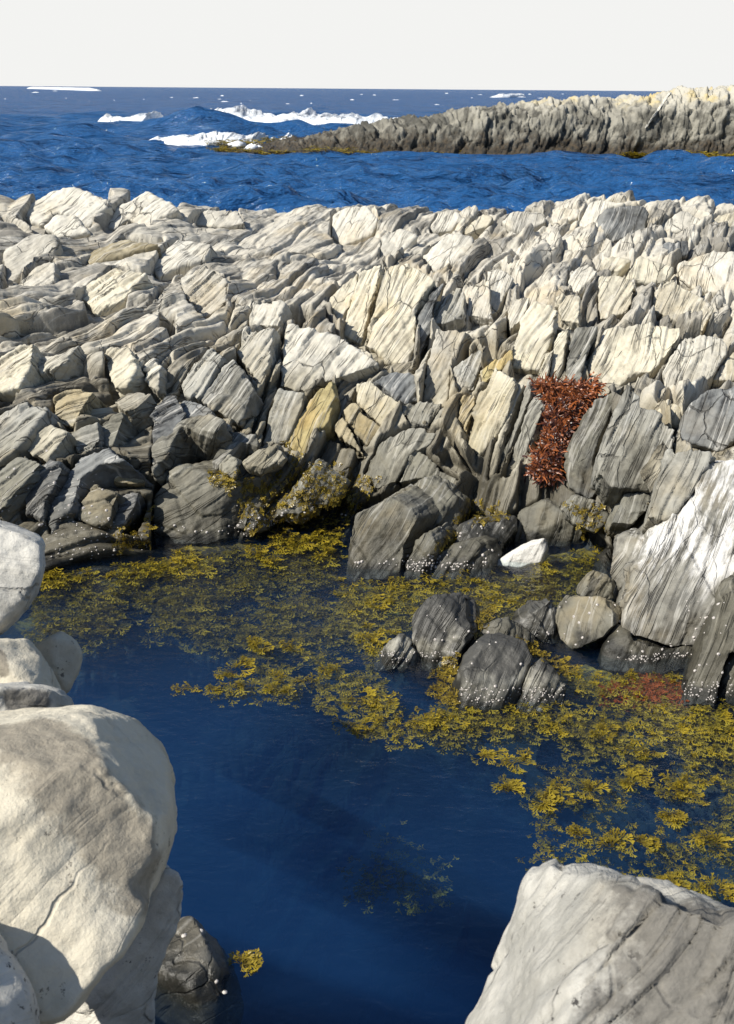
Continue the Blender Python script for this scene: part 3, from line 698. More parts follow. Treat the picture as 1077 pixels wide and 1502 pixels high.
blob_rock('shore_stone', 'low weedy stone left of the hollow of seaweed, by the pool edge', [(395,760),(405,735),(435,718),(462,735),(470,752),(440,768)], base_hit(432,755)[0] + np.array([0,-.05,0]), .2, 'shore', p=2.6, facet=.25, seed=216, cat='stone')
blob_rock('shore_stone', 'rounded wet stone at the right foot of the pale streaked block', [(345,775),(352,748),(372,738),(392,755),(395,778),(370,788)], base_hit(370,772)[0] + np.array([0,-.03,0]), .16, 'shore', p=2.6, facet=.2, seed=217, cat='stone')
# right-hand spur
WS = [(1018,717),(1025,692),(1045,676),(1085,674),(1130,700),(1130,852),(1085,866),(1044,911),(1026,948),(980,948),(912,928),(930,834),(943,822),(959,781),(995,747)]
sn = np.array([math.sin(R(-14)) * math.cos(R(42)), -math.cos(R(-14)) * math.cos(R(42)), math.sin(R(42))])
def on_plane(q, base): return CAM + ray(*q) * (((wl(*base) - CAM) @ sn) / (ray(*q) @ sn))
LZ = on_plane((985, 826), (965, 972))[2] - .05
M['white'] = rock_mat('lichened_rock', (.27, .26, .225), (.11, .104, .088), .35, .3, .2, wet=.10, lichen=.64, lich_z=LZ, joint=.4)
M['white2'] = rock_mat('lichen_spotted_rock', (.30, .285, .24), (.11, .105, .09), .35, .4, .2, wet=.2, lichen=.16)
slab_rock('leaning_slab', 'big leaning slab at the right edge, white with lichen above and bare grey below', WS, (965,972), 'white', 42, -14, .9, (.1,.75,-.3), seed=220, cat='rock slab', strat=.008, facet=.3)
slab_rock('lichened_rock', 'low mottled rock with white lichen on the left of the big lichened slab', [(901,790),(930,777),(955,781),(944,826),(930,850),(912,870),(898,842)], (925,928), 'white2', 46, -18, .4, (.1,.4,-.15), seed=221, strat=.008, facet=.2)
slab_rock('ledge_stone', 'narrow grey ledge at the waterline under the smooth leaning slab', [(884,985),(888,966),(900,940),(910,929),(983,952),(1023,950),(1018,988),(972,990)], (950,976), 'shore', 40, -8, .4, (.05,.4,-.1), seed=223, cat='stone')
slab_rock('leaning_slab', 'grey slab with a line of limpets leaning out of the water at the right edge', [(992,1036),(1000,1018),(1022,966),(1042,916),(1058,882),(1085,858),(1090,940),(1067,972),(1046,1036)], (1020,1026), 'grey', 38, -22, .4, (.12,.4,-.1), seed=224, cat='rock slab')
slab_rock('leaning_slab', 'second narrow grey slab cut by the right edge of the photo', [(1053,1036),(1068,983),(1085,950),(1130,930),(1130,1040)], (1080,1028), 'grey', 40, -14, .4, (.1,.4,-.1), seed=225, cat='rock slab')
blob_rock('round_boulder', 'rounded tan-patched boulder wedged left of the leaning slabs', [(810,900),(830,868),(869,872),(914,880),(914,911),(890,936),(835,956),(816,936)], wl(858,950) + np.array([0,.22,.16]), .32, 'mottled', p=2.6, seed=226, strat=.006, facet=.4, cat='boulder')
blob_rock('round_boulder', 'small mottled boulder above the rounded tan-patched one', [(842,868),(855,841),(880,832),(901,850),(903,878),(870,885)], wl(872,935) + np.array([0,.45,.22]), .22, 'mottled', p=2.5, seed=227, cat='boulder')
blob_rock('round_boulder', 'dark streaked boulder between the two-lobed rock and the tan-patched boulder', [(745,915),(755,893),(777,877),(813,872),(822,905),(835,952),(801,945),(770,935)], wl(795,942) + np.array([0,.2,.1]), .24, 'dark', p=2.4, seed=228, facet=.35, strat=.007, cat='boulder')
# rocks standing in the pool
blob_rock('pool_rock', 'humped dark rock with limpets standing in the pool, the back and larger lobe', [(600,985),(608,935),(605,904),(629,878),(665,868),(700,872),(718,890),(700,915),(680,945),(668,985)], wl(640,970) + np.array([0,.16,.06]), .26, 'pool', p=3.3, seed=230, strat=.007, facet=.42)
blob_rock('pool_rock', 'small low pale-footed rock at the left foot of the humped dark rock', [(548,985),(553,966),(564,950),(588,932),(604,932),(614,948),(607,985)], wl(580,972) + np.array([0,.1,.02]), .15, 'pool', p=3.3, seed=231, vox=.008)
blob_rock('pool_rock', 'dome of dark ridged rock nearest in the pool, wet at its foot', [(655,1045),(668,1005),(684,962),(706,940),(733,926),(760,931),(781,961),(773,996),(752,1040)], wl(715,1028) + np.array([0,.15,.05]), .24, 'pool', p=3.3, seed=232, strat=.007, facet=.42)
blob_rock('pool_rock', 'smooth dark wedge of rock leaning on the right of the ridged dome', [(752,1045),(778,979),(795,963),(816,985),(833,1010),(826,1045)], wl(792,1030) + np.array([0,.12,.03]), .2, 'pool', p=3.2, seed=233, strat=.006)
blob_rock('pool_rock', 'low grey rock behind the ridged dome, almost awash', [(668,970),(683,940),(706,919),(733,907),(756,908),(795,945),(800,975),(750,965)], wl(730,965) + np.array([0,.2,.02]), .2, 'shore', p=3.2, seed=234)
# ---------------------------------------------------------------- foreground boulders
def big(name, label, lobes, mat, vox, smooth, amp, strat, seed, facet=0, cat='boulder', fine=1.0):
    Vs = []; Fs = []; o = 0
    for poly, c3, depth, p, fwd in lobes:
        V, Fc = blob_shape(poly, np.array(c3), depth, p, fwd)
        Vs.append(V); Fs += [tuple(i + o for i in f) for f in Fc]; o += len(V)
    ob = finish_stone(name, np.vstack(Vs), Fs, M[mat], vox, smooth, amp, strat, facet, seed=seed, fine=fine)
    ROCKS.append(rock_tag(ob, label, cat)); return ob

SLF = (-.45, .75, -.25)
big('foreground_boulder', 'huge smooth cream boulder filling the lower left corner, nearest the camera', [
    ([(-160,1100),(-60,1060),(60,1045),(130,1040),(190,1060),(238,1105),(256,1160),(258,1215),(240,1265),(210,1320),(150,1330),(60,1260),(-60,1200)], at_y(110,1180,2.35), .50, 3.4, (-.15,.85,-.45)),
    ([(-200,1120),(-80,1100),(30,1120),(110,1180),(170,1260),(212,1300),(190,1350),(140,1410),(92,1470),(60,1480),(-60,1500),(-200,1480)], at_y(40,1300,2.08), .42, 3.0, (-.30,.8,-.5)),
    ], 'boulder', .012, 4, .012, .003, 301)
big('plank_rock', 'long flat grey rock jammed upright against the right side of the huge cream boulder', [
    ([(48,1530),(72,1470),(126,1412),(182,1345),(226,1290),(236,1272),(246,1232),(254,1242),(252,1290),(224,1345),(212,1395),(204,1440),(198,1530)], at_y(172,1390,2.50), .16, 3.4, (-.55,.8,.22)),
    ], 'boulder2', .012, 6, .012, .004, 302, cat='rock')
big('boulder', 'grey boulder corner at the bottom left edge, below the huge cream boulder', [
    ([(-120,1330),(-20,1345),(25,1400),(48,1460),(50,1540),(-120,1560)], at_y(-10,1450,1.75), .3, 2.5, None)], 'boulder2', .014, 8, .015, .003, 303)
big('boulder', 'whitish rounded boulder on top of the left-hand stack, cut by the photo edge', [
    ([(-90,800),(-40,765),(10,757),(45,768),(64,795),(66,830),(52,872),(30,905),(8,925),(-20,945),(-90,930)], at_y(-5,850,3.9), .34, 2.6, None)], 'boulder2', .014, 8, .012, .004, 304)
big('boulder', 'cream sloping stone below the whitish boulder in the left-hand stack', [
    ([(-80,950),(-20,938),(40,932),(60,955),(78,985),(90,1015),(70,1035),(20,1045),(-80,1060)], at_y(10,990,3.45), .3, 2.8, None)], 'boulder', .013, 6, .014, .004, 305)
big('boulder', 'small smooth dark-shaded stone sticking out over the pool on the left', [
    ([(40,935),(62,924),(92,927),(115,942),(122,965),(116,990),(104,1012),(95,1022),(70,1010),(50,985)], at_y(82,970,3.85), .2, 2.4, None)], 'boulder', .011, 6, .006, .0, 306)
big('boulder', 'rough grey stone wedged on top of the huge cream boulder', [
    ([(-80,1015),(0,1005),(50,1005),(95,1012),(112,1032),(105,1042),(60,1045),(30,1062),(0,1072),(-80,1090)], at_y(20,1040,3.0), .26, 2.8, None)], 'boulder2', .011, 4, .02, .008, 307, facet=.2)
big('sunken_rock', 'dark barnacled rock just breaking the water beside the huge cream boulder', [
    ([(222,1480),(236,1400),(246,1368),(275,1360),(305,1368),(330,1400),(352,1440),(356,1475),(330,1530),(230,1540)], wl(292,1455) + np.array([0,.0,-.14]), .22, 2.6, (0,.3,-1))], 'dark', .012, 6, .014, .004, 308, cat='rock')
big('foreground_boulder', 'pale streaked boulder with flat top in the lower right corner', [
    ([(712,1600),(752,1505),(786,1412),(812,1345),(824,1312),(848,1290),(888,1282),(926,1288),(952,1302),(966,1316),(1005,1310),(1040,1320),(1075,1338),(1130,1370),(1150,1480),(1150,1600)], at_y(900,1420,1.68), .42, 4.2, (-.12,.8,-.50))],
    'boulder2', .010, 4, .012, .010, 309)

def stain_shade(ob, lines):
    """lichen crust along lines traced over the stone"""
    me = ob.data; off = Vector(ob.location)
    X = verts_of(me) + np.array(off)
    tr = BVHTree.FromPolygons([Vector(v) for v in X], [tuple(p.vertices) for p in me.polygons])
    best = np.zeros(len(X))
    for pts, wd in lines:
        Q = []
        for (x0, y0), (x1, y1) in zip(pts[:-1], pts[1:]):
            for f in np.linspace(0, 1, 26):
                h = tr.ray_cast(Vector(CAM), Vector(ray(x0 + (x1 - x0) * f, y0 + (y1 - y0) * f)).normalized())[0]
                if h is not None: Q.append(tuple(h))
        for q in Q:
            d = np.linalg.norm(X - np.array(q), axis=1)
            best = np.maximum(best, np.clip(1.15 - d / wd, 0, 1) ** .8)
    at = me.attributes.new('stain_shade', 'FLOAT', 'POINT'); at.data.foreach_set('value', best.astype(np.float32))
fg = {o['label'][:12]: o for o in ROCKS}
stain_shade(fg['huge smooth '], [([(20,1080),(70,1100),(120,1165),(165,1225),(205,1275)], .13), ([(60,1070),(110,1110)], .1), ([(118,1085),(150,1145)], .03)])
stain_shade(fg['pale streake'], [([(1062,1345),(1050,1390),(1030,1440),(1020,1500)], .13), ([(1085,1400),(1070,1500)], .34), ([(968,1318),(958,1370),(950,1450),(940,1500)], .022), ([(905,1300),(960,1322)], .02)])  # broad right-hand marks: dark lichen plus the side's shade, painted together
stain_shade(fg['cream slopin'], [([(0,960),(5,985)], .03)])
stain_shade(fg['rough grey s'], [([(20,1025),(60,1030)], .05)])

# shore the photographer stands on, out of frame below, and the pool's bed
def ground():
    gx = np.concatenate([np.linspace(-40, -6, 30)[:-1], np.linspace(-6, 6, 220), np.linspace(6, 40, 30)[1:]]); gy = np.linspace(-6, 16, 330)
    X, Y = np.meshgrid(gx, gy)
    P = np.stack([X.ravel(), Y.ravel(), np.zeros(X.size)], 1)
    edge = np.interp(P[:, 0], [-6, -2.5, -1.5, -.9, -.3, .3, .9, 1.6, 3, 6], [4.5, 4.2, 3.2, 2.3, 1.5, 1.3, 1.6, 2.0, 2.6, 3.0])
    near = np.interp(P[:, 1] - edge, [-3, -1.2, -.5, 0, .4, 1.0, 2.0], [1.5, 1.0, .55, -.12, -.8, -1.8, -3.0])
    # the bed rises under the weed along the far side and the right
    far = base_z(P[:, 0], np.clip(P[:, 1], 2, 17)) - .12
    shelf = np.interp(P[:, 1] - np.interp(P[:, 0], [-3, -1.2, 0, 1.0, 1.9, 3], [6.3, 6.3, 6.2, 5.3, 3.9, 3.4]), [-.6, 0, .8], [-3.2, -.9, -.20])
    z = np.maximum(np.maximum(near, shelf), np.minimum(far, -.08))
    z = np.where(P[:, 1] > 10, np.minimum(z, -.5 - (P[:, 1] - 10) * .3), z)
    z = z + fbm(P * 1.1, 4) * .10
    P[:, 2] = z
    return P, len(gx), len(gy)
gb = N('seabed'); gp = gb.n('ShaderNodeNewGeometry').outputs['Position']
g1 = gb.noise(gp, 1.4, 6, .65); g2 = gb.noise(gp, 7, 5, .7)
gz = gb.n('ShaderNodeSeparateXYZ', {0: gp}).outputs[2]
gc = gb.mix(gb.ramp(g1, .4, .6), (.014, .019, .020), (.028, .026, .018))
gc = gb.mix(gb.math('MULTIPLY', gb.ramp(g2, .52, .66), .7), gc, (.018, .018, .014))
wst = gb.noise(gb.vmul(gp, (9, 16, 9)), 1, 6, .7, 1.0)
carp = gb.mix(gb.ramp(wst, .42, .62), (.020, .016, .006), (.30, .215, .020))
carp = gb.mix(gb.ramp(gb.noise(gp, 3.0, 4, .6), .42, .6), carp, gb.mix(.6, carp, (.022, .017, .008)))
gc = gb.mix(gb.ramp(gb.math('ADD', gz, gb.math('MULTIPLY', gb.math('SUBTRACT', g1, .5), .9)), -.42, -.20), gc, carp)
gc = gb.mix(gb.ramp(gz, -1.3, -.7, 1, 0), gc, (.004, .006, .008))
gc = gb.mix(gb.ramp(gz, .12, .4), gc, (.30, .28, .245))
gpr = gb.n('ShaderNodeBsdfPrincipled', {'Base Color': gc, 'Roughness': .9, 'Normal': gb.n('ShaderNodeBump', {'Strength': .6, 'Distance': .04, 'Height': g2}).outputs[0]})
gb.t.links.new(gpr.outputs[0], gb.out.inputs[0])
GP, gnx, gny = ground()
tag(mesh_np('ground', GP, grid_faces(gnx, gny), gb.m), kind='structure')

# ---------------------------------------------------------------- water
def water_mat(name, body, clear, tint, bump, sc, stretch, rough=.03, far=False):
    b = N(name)
    pos = b.n('ShaderNodeNewGeometry').outputs['Position']
    n1 = b.noise(b.vmul(pos, stretch), sc, 4, .6, .4)
    n2 = b.noise(b.vmul(b.vadd(pos, (4, 1, 0)), stretch), sc * 4.3, 3, .6)
    h = b.math('ADD', n1, b.math('MULTIPLY', n2, .30))
    if far: h = b.math('ADD', h, b.math('MULTIPLY', b.noise(b.vmul(pos, (.10, .32, .2)), 1, 5, .65), 3.0))
    bp = b.n('ShaderNodeBump', {'Strength': 1.0, 'Distance': bump, 'Height': h}).outputs[0]
    if far:
        nc = b.n('ShaderNodeTexNoise', {'Vector': b.vmul(pos, (.34, .85, 1)), 'Scale': 1.0, 'Detail': 5.0, 'Roughness': .6}).outputs['Color']
        nc = b.vmul(b.vadd(nc, (-.5, -.5, -.5)), (1.6, 4.2, 0))
        bp = b.n('ShaderNodeVectorMath', {0: b.n('ShaderNodeVectorMath', {0: bp, 1: nc}, operation='ADD').outputs[0]}, operation='NORMALIZE').outputs[0]
    fr = b.n('ShaderNodeFresnel', {'IOR': 1.333 if far else 1.37, 'Normal': bp}).outputs[0]
    bf = b.n('ShaderNodeNewGeometry').outputs['Backfacing']
    fr = b.math('MULTIPLY', fr, b.math('SUBTRACT', 1.0, bf))     # light leaves the water unbent
    if far: fr = b.math('MULTIPLY', fr, .75)   # rough sea: wave masking keeps grazing reflectance low
    gl = b.n('ShaderNodeBsdfGlossy', {'Roughness': rough, 'Color': (1, 1, 1, 1), 'Normal': bp}).outputs[0]
    df = b.n('ShaderNodeBsdfDiffuse', {'Color': (*body, 1), 'Normal': bp}).outputs[0] if far else b.n('ShaderNodeBsdfDiffuse', {'Color': (*body, 1)}).outputs[0]
    if clear > 0:
        tr = b.n('ShaderNodeBsdfTransparent', {'Color': (*tint, 1)}).outputs[0]
        ms = b.n('ShaderNodeMixShader', {0: clear, 1: df, 2: tr}).outputs[0]
    else: ms = df
    mx = b.n('ShaderNodeMixShader', {0: fr, 1: ms, 2: gl}).outputs[0]
    b.t.links.new(mx, b.out.inputs[0])
    return b
pw = water_mat('pool_water', (.005, .034, .13), .998, (.93, .97, .98), .010, 5.0, (1.0, 1.6, 1))
va = pw.n('ShaderNodeVolumeAbsorption', {'Color': (.10, .42, .66, 1), 'Density': 1.0})
vs_ = pw.n('ShaderNodeVolumeScatter', {'Color': (.10, .36, .98, 1), 'Density': .19, 'Anisotropy': .0})
vadd_ = pw.n('ShaderNodeAddShader', {0: va.outputs[0], 1: vs_.outputs[0]})
pw.t.links.new(vadd_.outputs[0], pw.out.inputs['Volume'])
px0, px1, py0, py1 = -13, 11.5, -2.0, 12.9
bm = bmesh.new()
vs = [bm.verts.new(q) for q in [(px0, py0, -3.6), (px1, py0, -3.6), (px1, py1, -3.6), (px0, py1, -3.6), (px0, py0, 0), (px1, py0, 0), (px1, py1, 0), (px0, py1, 0)]]
for f in [(3, 2, 1, 0), (4, 5, 6, 7), (0, 1, 5, 4), (1, 2, 6, 5), (2, 3, 7, 6), (3, 0, 4, 7)]: bm.faces.new([vs[i] for i in f])
me = bpy.data.meshes.new('pool_water'); bm.to_mesh(me); bm.free(); me.materials.append(pw.m)
o = bpy.data.objects.new('pool_water', me); C.objects.link(o); tag(o, kind='structure')

# the open sea, in rows that follow perspective
rsea = np.random.RandomState(5)
WAVES = []
for k in range(64):
    L = 14 * (.055 ** (k / 63.0)) * rsea.uniform(.85, 1.15)
    a = R(-100) + rsea.normal() * R(32)
    WAVES.append((2 * math.pi / L, math.cos(a), math.sin(a), rsea.uniform(0, 6.28), .0165 * L ** .66 * (1.7 if L < 5 else 1), L))
def sea_z(x, y, res):
    z = np.zeros_like(x)
    for k, ca, sa, ph, am, L in WAVES:
        f = k * (x * ca + y * sa) + ph
        z += am * np.clip((L / res - 2) / 3, 0, 1) * (np.abs(np.sin(f * .5)) * -2 + 1.27)
    return z
sy = np.concatenate([1 / np.linspace(1 / 12.9, 1 / 900, 620), np.linspace(1000, 9000, 24)])
sa_ = np.linspace(-1.0, 1.0, 900)
SYY = np.repeat(sy[:, None], len(sa_), 1); SXX = SYY * sa_[None, :]
SXX[:] = np.where(SYY < 40, sa_[None, :] * np.maximum(SYY, 16), SXX)
res = np.repeat(np.maximum(np.gradient(sy), sy * .0022)[:, None], len(sa_), 1)
gust = fbm(np.stack([SXX.ravel() * .05, SYY.ravel() * .03, SYY.ravel() * 0], 1), 3) * .5 + 1
swell = .20 * np.sin(SYY * .23 + SXX * .06 + 1.0) * np.clip((SYY - 40) / 60, 0, 1) * np.exp(-SYY / 500)
# two breaking swells standing up off the point
def wave_line(x0, y0, x1, y1): return on_z(x0, y0), on_z(x1, y1)
ub = .10 * np.exp(-((SYY - (112 + SXX * .10)) / 5.0) ** 2) * np.exp(-np.clip((SXX + 12) / 20, -2, 2) ** 2)
SZ = sea_z(SXX.ravel(), SYY.ravel(), res.ravel()) * gust * np.interp(SYY.ravel(), [13, 60], [.75, 1.0])
SZ = SZ.reshape(SXX.shape) + swell + ub - .02
SZ = np.where(SYY < 14, np.minimum(SZ, .05), SZ)
sw = water_mat('sea_water', (.017, .076, .205), 0, (1, 1, 1), .45, 1.1, (.6, 1.7, 1), rough=.08, far=True)
sea = mesh_np('sea', np.stack([SXX.ravel(), SYY.ravel(), SZ.ravel()], 1), grid_faces(len(sa_), len(sy)), sw.m)
tag(sea, kind='structure')
def sea_h(x, y):
    i = int(np.clip(np.searchsorted(sy, y), 0, len(sy) - 1)); j = int(np.clip(np.searchsorted(SXX[i], x), 0, len(sa_) - 1))
    return SZ[i, j]

fb = N('foam'); fp = fb.n('ShaderNodeNewGeometry').outputs['Position']
fbp = fb.n('ShaderNodeBump', {'Strength': .7, 'Distance': .15, 'Height': fb.noise(fp, 1.6, 6, .7)}).outputs[0]
fpr = fb.n('ShaderNodeBsdfPrincipled', {'Base Color': (.74, .77, .80, 1), 'Roughness': .95, 'Normal': fbp})
fden = fb.n('ShaderNodeAttribute', attribute_name='spray').outputs['Fac']      # how thin the spray is: 1 = none left
fal = fb.ramp(fb.math('ADD', fden, fb.math('MULTIPLY', fb.math('SUBTRACT', fb.noise(fp, 2.0, 6, .75), .5), 1.1)), .40, .95)
fmx = fb.n('ShaderNodeMixShader', {0: fal, 1: fpr.outputs[0], 2: fb.n('ShaderNodeBsdfTransparent').outputs[0]})
fb.t.links.new(fmx.outputs[0], fb.out.inputs[0])
def breaker(label, pts, hgt, wid, seed):
    """a ragged crest of broken water along a line of photo points on the sea"""
    rr = np.random.RandomState(seed)
    P = np.array([on_z(*p) for p in pts]); n = 260; m = 22
    d = np.concatenate([[0], np.cumsum(np.linalg.norm(np.diff(P, axis=0), axis=1))]); u = np.linspace(0, d[-1], n)
    cx = np.interp(u, d, P[:, 0]); cy = np.interp(u, d, P[:, 1])
    q = np.linspace(-1, 1, m)
    U, Q = np.meshgrid(u, q)
    en = np.clip(np.minimum(U, d[-1] - U) / (.12 * d[-1]), 0, 1) ** .6
    var = .95 + .30 * fbm(np.stack([U.ravel() * .22, U.ravel() * 0, U.ravel() * 0 + seed], 1), 3).reshape(U.shape)
    Nn = fbm(np.stack([U.ravel() * .9, Q.ravel() * 1.5, U.ravel() * 0 + 3.3 * seed], 1), 4).reshape(U.shape)
    hh = hgt * en * np.clip(var, .12, 2)
    X = np.repeat(cx[None], m, 0) + Nn * .3; Y = np.repeat(cy[None], m, 0) + Q * wid * (.5 + .6 * en) + Nn * .4
    base = np.array([sea_h(a, b) for a, b in zip(X.ravel(), Y.ravel())]).reshape(X.shape)
    Z = base - .15 + hh * np.clip(1 - Q ** 2, 0, 1) ** .7 * (1 + .22 * Nn) + .05 * Nn
    hr = (Z - base) / (hgt + 1e-6)
    spray = np.clip(hr * .75, 0, 1) + (1 - np.clip(en * 1.6, 0, 1)) * .8 + np.clip((np.abs(Q) - .7) / .3, 0, 1) * .6
    o = mesh_np('breaking_wave', np.stack([X.ravel(), Y.ravel(), Z.ravel()], 1), grid_faces(n, m), fb.m, attrs={'spray': ('FLOAT', spray.ravel())})
    return tag(o, label, 'wave')
breaker('long white breaker rolling in behind the dark end of the rocky point', [(248,176),(330,182),(420,184),(520,185),(620,184)], 1.25, 2.4, 1)
breaker('short white breaker at the left end of the long one', [(146,177),(180,179),(215,179),(240,177)], .85, 1.6, 2)
breaker('low white wash off the weedy tip of the rocky point', [(212,212),(260,216),(320,218),(370,216),(430,210)], .62, 1.3, 3)
breaker('thin white line of surf far out at the left of the horizon', [(40,130),(90,131.5),(148,133.5)], 2.2, 10, 4)
breaker('thin white line of surf far out behind the rocky point', [(718,143),(745,143),(770,142)], 1.5, 5, 5)
# flecks of whitecaps
fl = random.Random(8); FV = []; FF = []
for k in range(46):
    px = fl.uniform(-20, 1000); py = 133 + 60 * fl.random() ** 2.2 + (4 if px > 400 else 0)
    if fl.random() < .25: py = fl.uniform(138, 150)
    c = on_z(px, py)
    if c[1] > 2500 or c[1] < 0: continue
    ln = c[1] / F * fl.choice((3, 4, 5, 6, 9, 14)) * fl.uniform(.7, 1.3); wd = ln * fl.uniform(.3, .8); h = c[1] / F * fl.uniform(.4, 1.0)
    b0 = len(FV); z0 = sea_h(c[0], c[1])
    for i in range(9):
        a = i / 8 * 2 - 1
        for j in range(4):
            qv = j / 3 * 2 - 1
            FV.append((c[0] + a * ln * .5 + fl.uniform(-.1, .1) * ln, c[1] + qv * wd * .5, z0 - .1 * h + h * max(0, 1 - a * a) * max(0, 1 - qv * qv) * fl.uniform(.5, 1.5)))
    for i in range(8):
        for j in range(3): FF.append((b0 + i * 4 + j, b0 + i * 4 + j + 1, b0 + i * 4 + j + 5, b0 + i * 4 + j + 4))
tag(mesh_np('whitecap_foam', FV, FF, fb.m), 'white flecks of foam scattered over the blue sea', 'foam', kind='stuff')

# ---------------------------------------------------------------- the rocky point beyond
def point():
    top = np.array([(318,226),(345,220),(380,214),(430,206),(470,199),(505,190),(545,184),(600,176),(640,170),(680,164),(740,157),(800,151),(850,147),(885,149),(910,152),(935,141),(965,137),(1000,134),(1040,130),(1077,127),(1300,118),(1700,112)], float)
    px = np.linspace(318, 1500, 900); nv = 150
    tpx = np.interp(px, top[:, 0], top[:, 1])
    yb = np.interp(px, [318, 500, 700, 900, 1077, 1500], [54.5, 54, 53, 53, 52, 50])
    V = np.empty((nv, len(px), 3))
    for k, a in enumerate(px):
        hgt = at_y(a, tpx[k], yb[k] + 2.2)[2]
        x = on_z(a, 225)[0] / on_z(a, 225)[1]
        prof_y = np.array([-1.0, 0, .35, .9, 1.5, 2.2, 3.4, 5.5, 8, 11])
        prof_z = np.array([-.6, 0, .40, .74, .92, 1.0, 1.0, .93, .6, -.3]) * max(hgt, .1)
        prof_z[0] = -.5
        u = np.linspace(0, 1, nv) ** 1.15
        l = np.concatenate([[0], np.cumsum(np.hypot(np.diff(prof_y), np.diff(prof_z)))])
        yy = np.interp(u * l[-1], l, prof_y) + yb[k]; zz = np.interp(u * l[-1], l, prof_z)
        V[:, k, 0] = x * (yb[k] + 1.0) + 0 * yy; V[:, k, 1] = yy; V[:, k, 2] = zz
    n = grid_normals(V).reshape(-1, 3); n[n[:, 1] > .9] *= 1
    if n[:, 2].mean() < 0: n = -n
    P = V.reshape(-1, 3)
    s = P[:, 0] * .80 - P[:, 2] * .50 + P[:, 1] * .15 + pnoise(P * .6) * .3; t = P[:, 2] * .8 + P[:, 0] * .5
    D = fbm(P * .5, 3) * .25 + fbm(P * 3.0, 3) * .07; tone = np.zeros(len(P))
    for k, (sw_, tl, am) in enumerate([(1.1, 1.6, .15), (.42, .7, .10), (.18, .34, .06)]):
        f1, f2, r, ds, dt = cells(s / sw_ + pnoise(P * 1.3 + k) * .25, t / tl + P[:, 1] * .3, 401 + k * 9)
        D += am * ((r[0] - .5) + 1.1 * ds * (.4 + r[1]) - .5 * np.exp(-((f2 - f1) / .08) ** 2)); tone += (r[3] - .5) * .6
    hz = np.clip(P[:, 2] / .6, .15, 1)
    P2 = P + n * (D * hz)[:, None]
    P2[:, 2] += fbm(P * 1.6 + 5, 3) * .12 * hz
    return P2, len(px), nv, np.stack([s, t, P[:, 1]], 1), tone
pm = N('point_rock'); pp = pm.n('ShaderNodeNewGeometry').outputs['Position']
pf = pm.n('ShaderNodeAttribute', attribute_name='fol').outputs['Vector']; pt = pm.n('ShaderNodeAttribute', attribute_name='tone').outputs['Fac']
ps = pm.n('ShaderNodeSeparateXYZ', {0: pp})
a1 = pm.noise(pm.vmul(pf, (2.6, .8, .8)), 1, 7, .72); a2 = pm.noise(pp, 1.1, 5, .65); a3 = pm.noise(pp, 6, 4, .7)
ff = pm.ramp(pm.math('ADD', pm.math('ADD', pm.math('MULTIPLY', a1, .7), pm.math('MULTIPLY', a2, .6)), pm.math('MULTIPLY', pt, .35)), .42, .92)
pc = pm.mix(ff, (.06, .057, .046), (.27, .255, .21))
zz = pm.math('ADD', ps.outputs[2], pm.math('MULTIPLY', pm.math('SUBTRACT', a2, .5), 1.6))
zz = pm.math('ADD', zz, pm.math('MULTIPLY', pm.math('SUBTRACT', a1, .5), .8))
pc = pm.mix(pm.math('MULTIPLY', pm.ramp(zz, 1.9, 2.8), .75), pc, (.52, .49, .41))
ye = pm.math('MULTIPLY', pm.ramp(zz, 2.2, 2.9), pm.ramp(pm.noise(pp, .8, 4, .6), .5, .62))
pc = pm.mix(pm.math('MULTIPLY', ye, .7), pc, (.50, .38, .12))
pc = pm.mix(pm.math('MULTIPLY', pm.ramp(zz, 1.35, .45), .93), pc, pm.mix(pm.ramp(a3, .4, .6), (.010, .009, .007), (.05, .034, .017)))
pm.t.links.new(pm.n('ShaderNodeBsdfPrincipled', {'Base Color': pc, 'Roughness': .85, 'Normal': pm.n('ShaderNodeBump', {'Strength': .7, 'Distance': .12, 'Height': pm.math('ADD', a1, a3)}).outputs[0]}).outputs[0], pm.out.inputs[0])
PV, pnu, pnv, pfol, ptone = point()
islet = mesh_np('rocky_point', PV, grid_faces(pnu, pnv), pm.m, attrs={'fol': ('FLOAT_VECTOR', pfol), 'tone': ('FLOAT', ptone)})
tag(islet, 'dark rocky point jutting into the sea from the right, with pale yellowish top', 'rocky point')
# white quartz seam up its face
PB = BVHTree.FromPolygons([Vector(v) for v in PV.reshape(pnv, pnu, 3)[::2, ::2].reshape(-1, 3)], [tuple(int(i) for i in f) for f in grid_faces(len(range(0, pnu, 2)), len(range(0, pnv, 2)))])
qv = []
for i in range(26):
    f = i / 25; cxp = 983 * (1 - f) ** 1 + 947 * f; cyp = 136 + 52 * f
    wv = 1.6 * (1 - abs(f - .45)) + .5 * math.sin(i * 1.7)
    for sgn in (-1, 1):
        h = PB.ray_cast(Vector(CAM), Vector(ray(cxp + sgn * wv, cyp)).normalized())[0]
        qv.append(tuple(h - Vector(ray(cxp, cyp)).normalized() * .10) if h else (tuple(qv[-2]) if len(qv) > 1 else tuple(at_y(cxp, cyp, 54))))
n_ = len(qv)
qv += [(a, b + .5, c) for a, b, c in qv]
qf = []
for i in range(25):
    a = 2 * i
    qf += [(a, a + 1, a + 3, a + 2), (a + n_ + 1, a + n_, a + n_ + 2, a + n_ + 3), (a, a + 2, a + 2 + n_, a + n_), (a + 1, a + 1 + n_, a + 3 + n_, a + 3)]
mesh_np('quartz_seam', qv, qf, M['pale'], islet, smooth=False, attrs={'tone': ('FLOAT', np.zeros(len(qv)))})
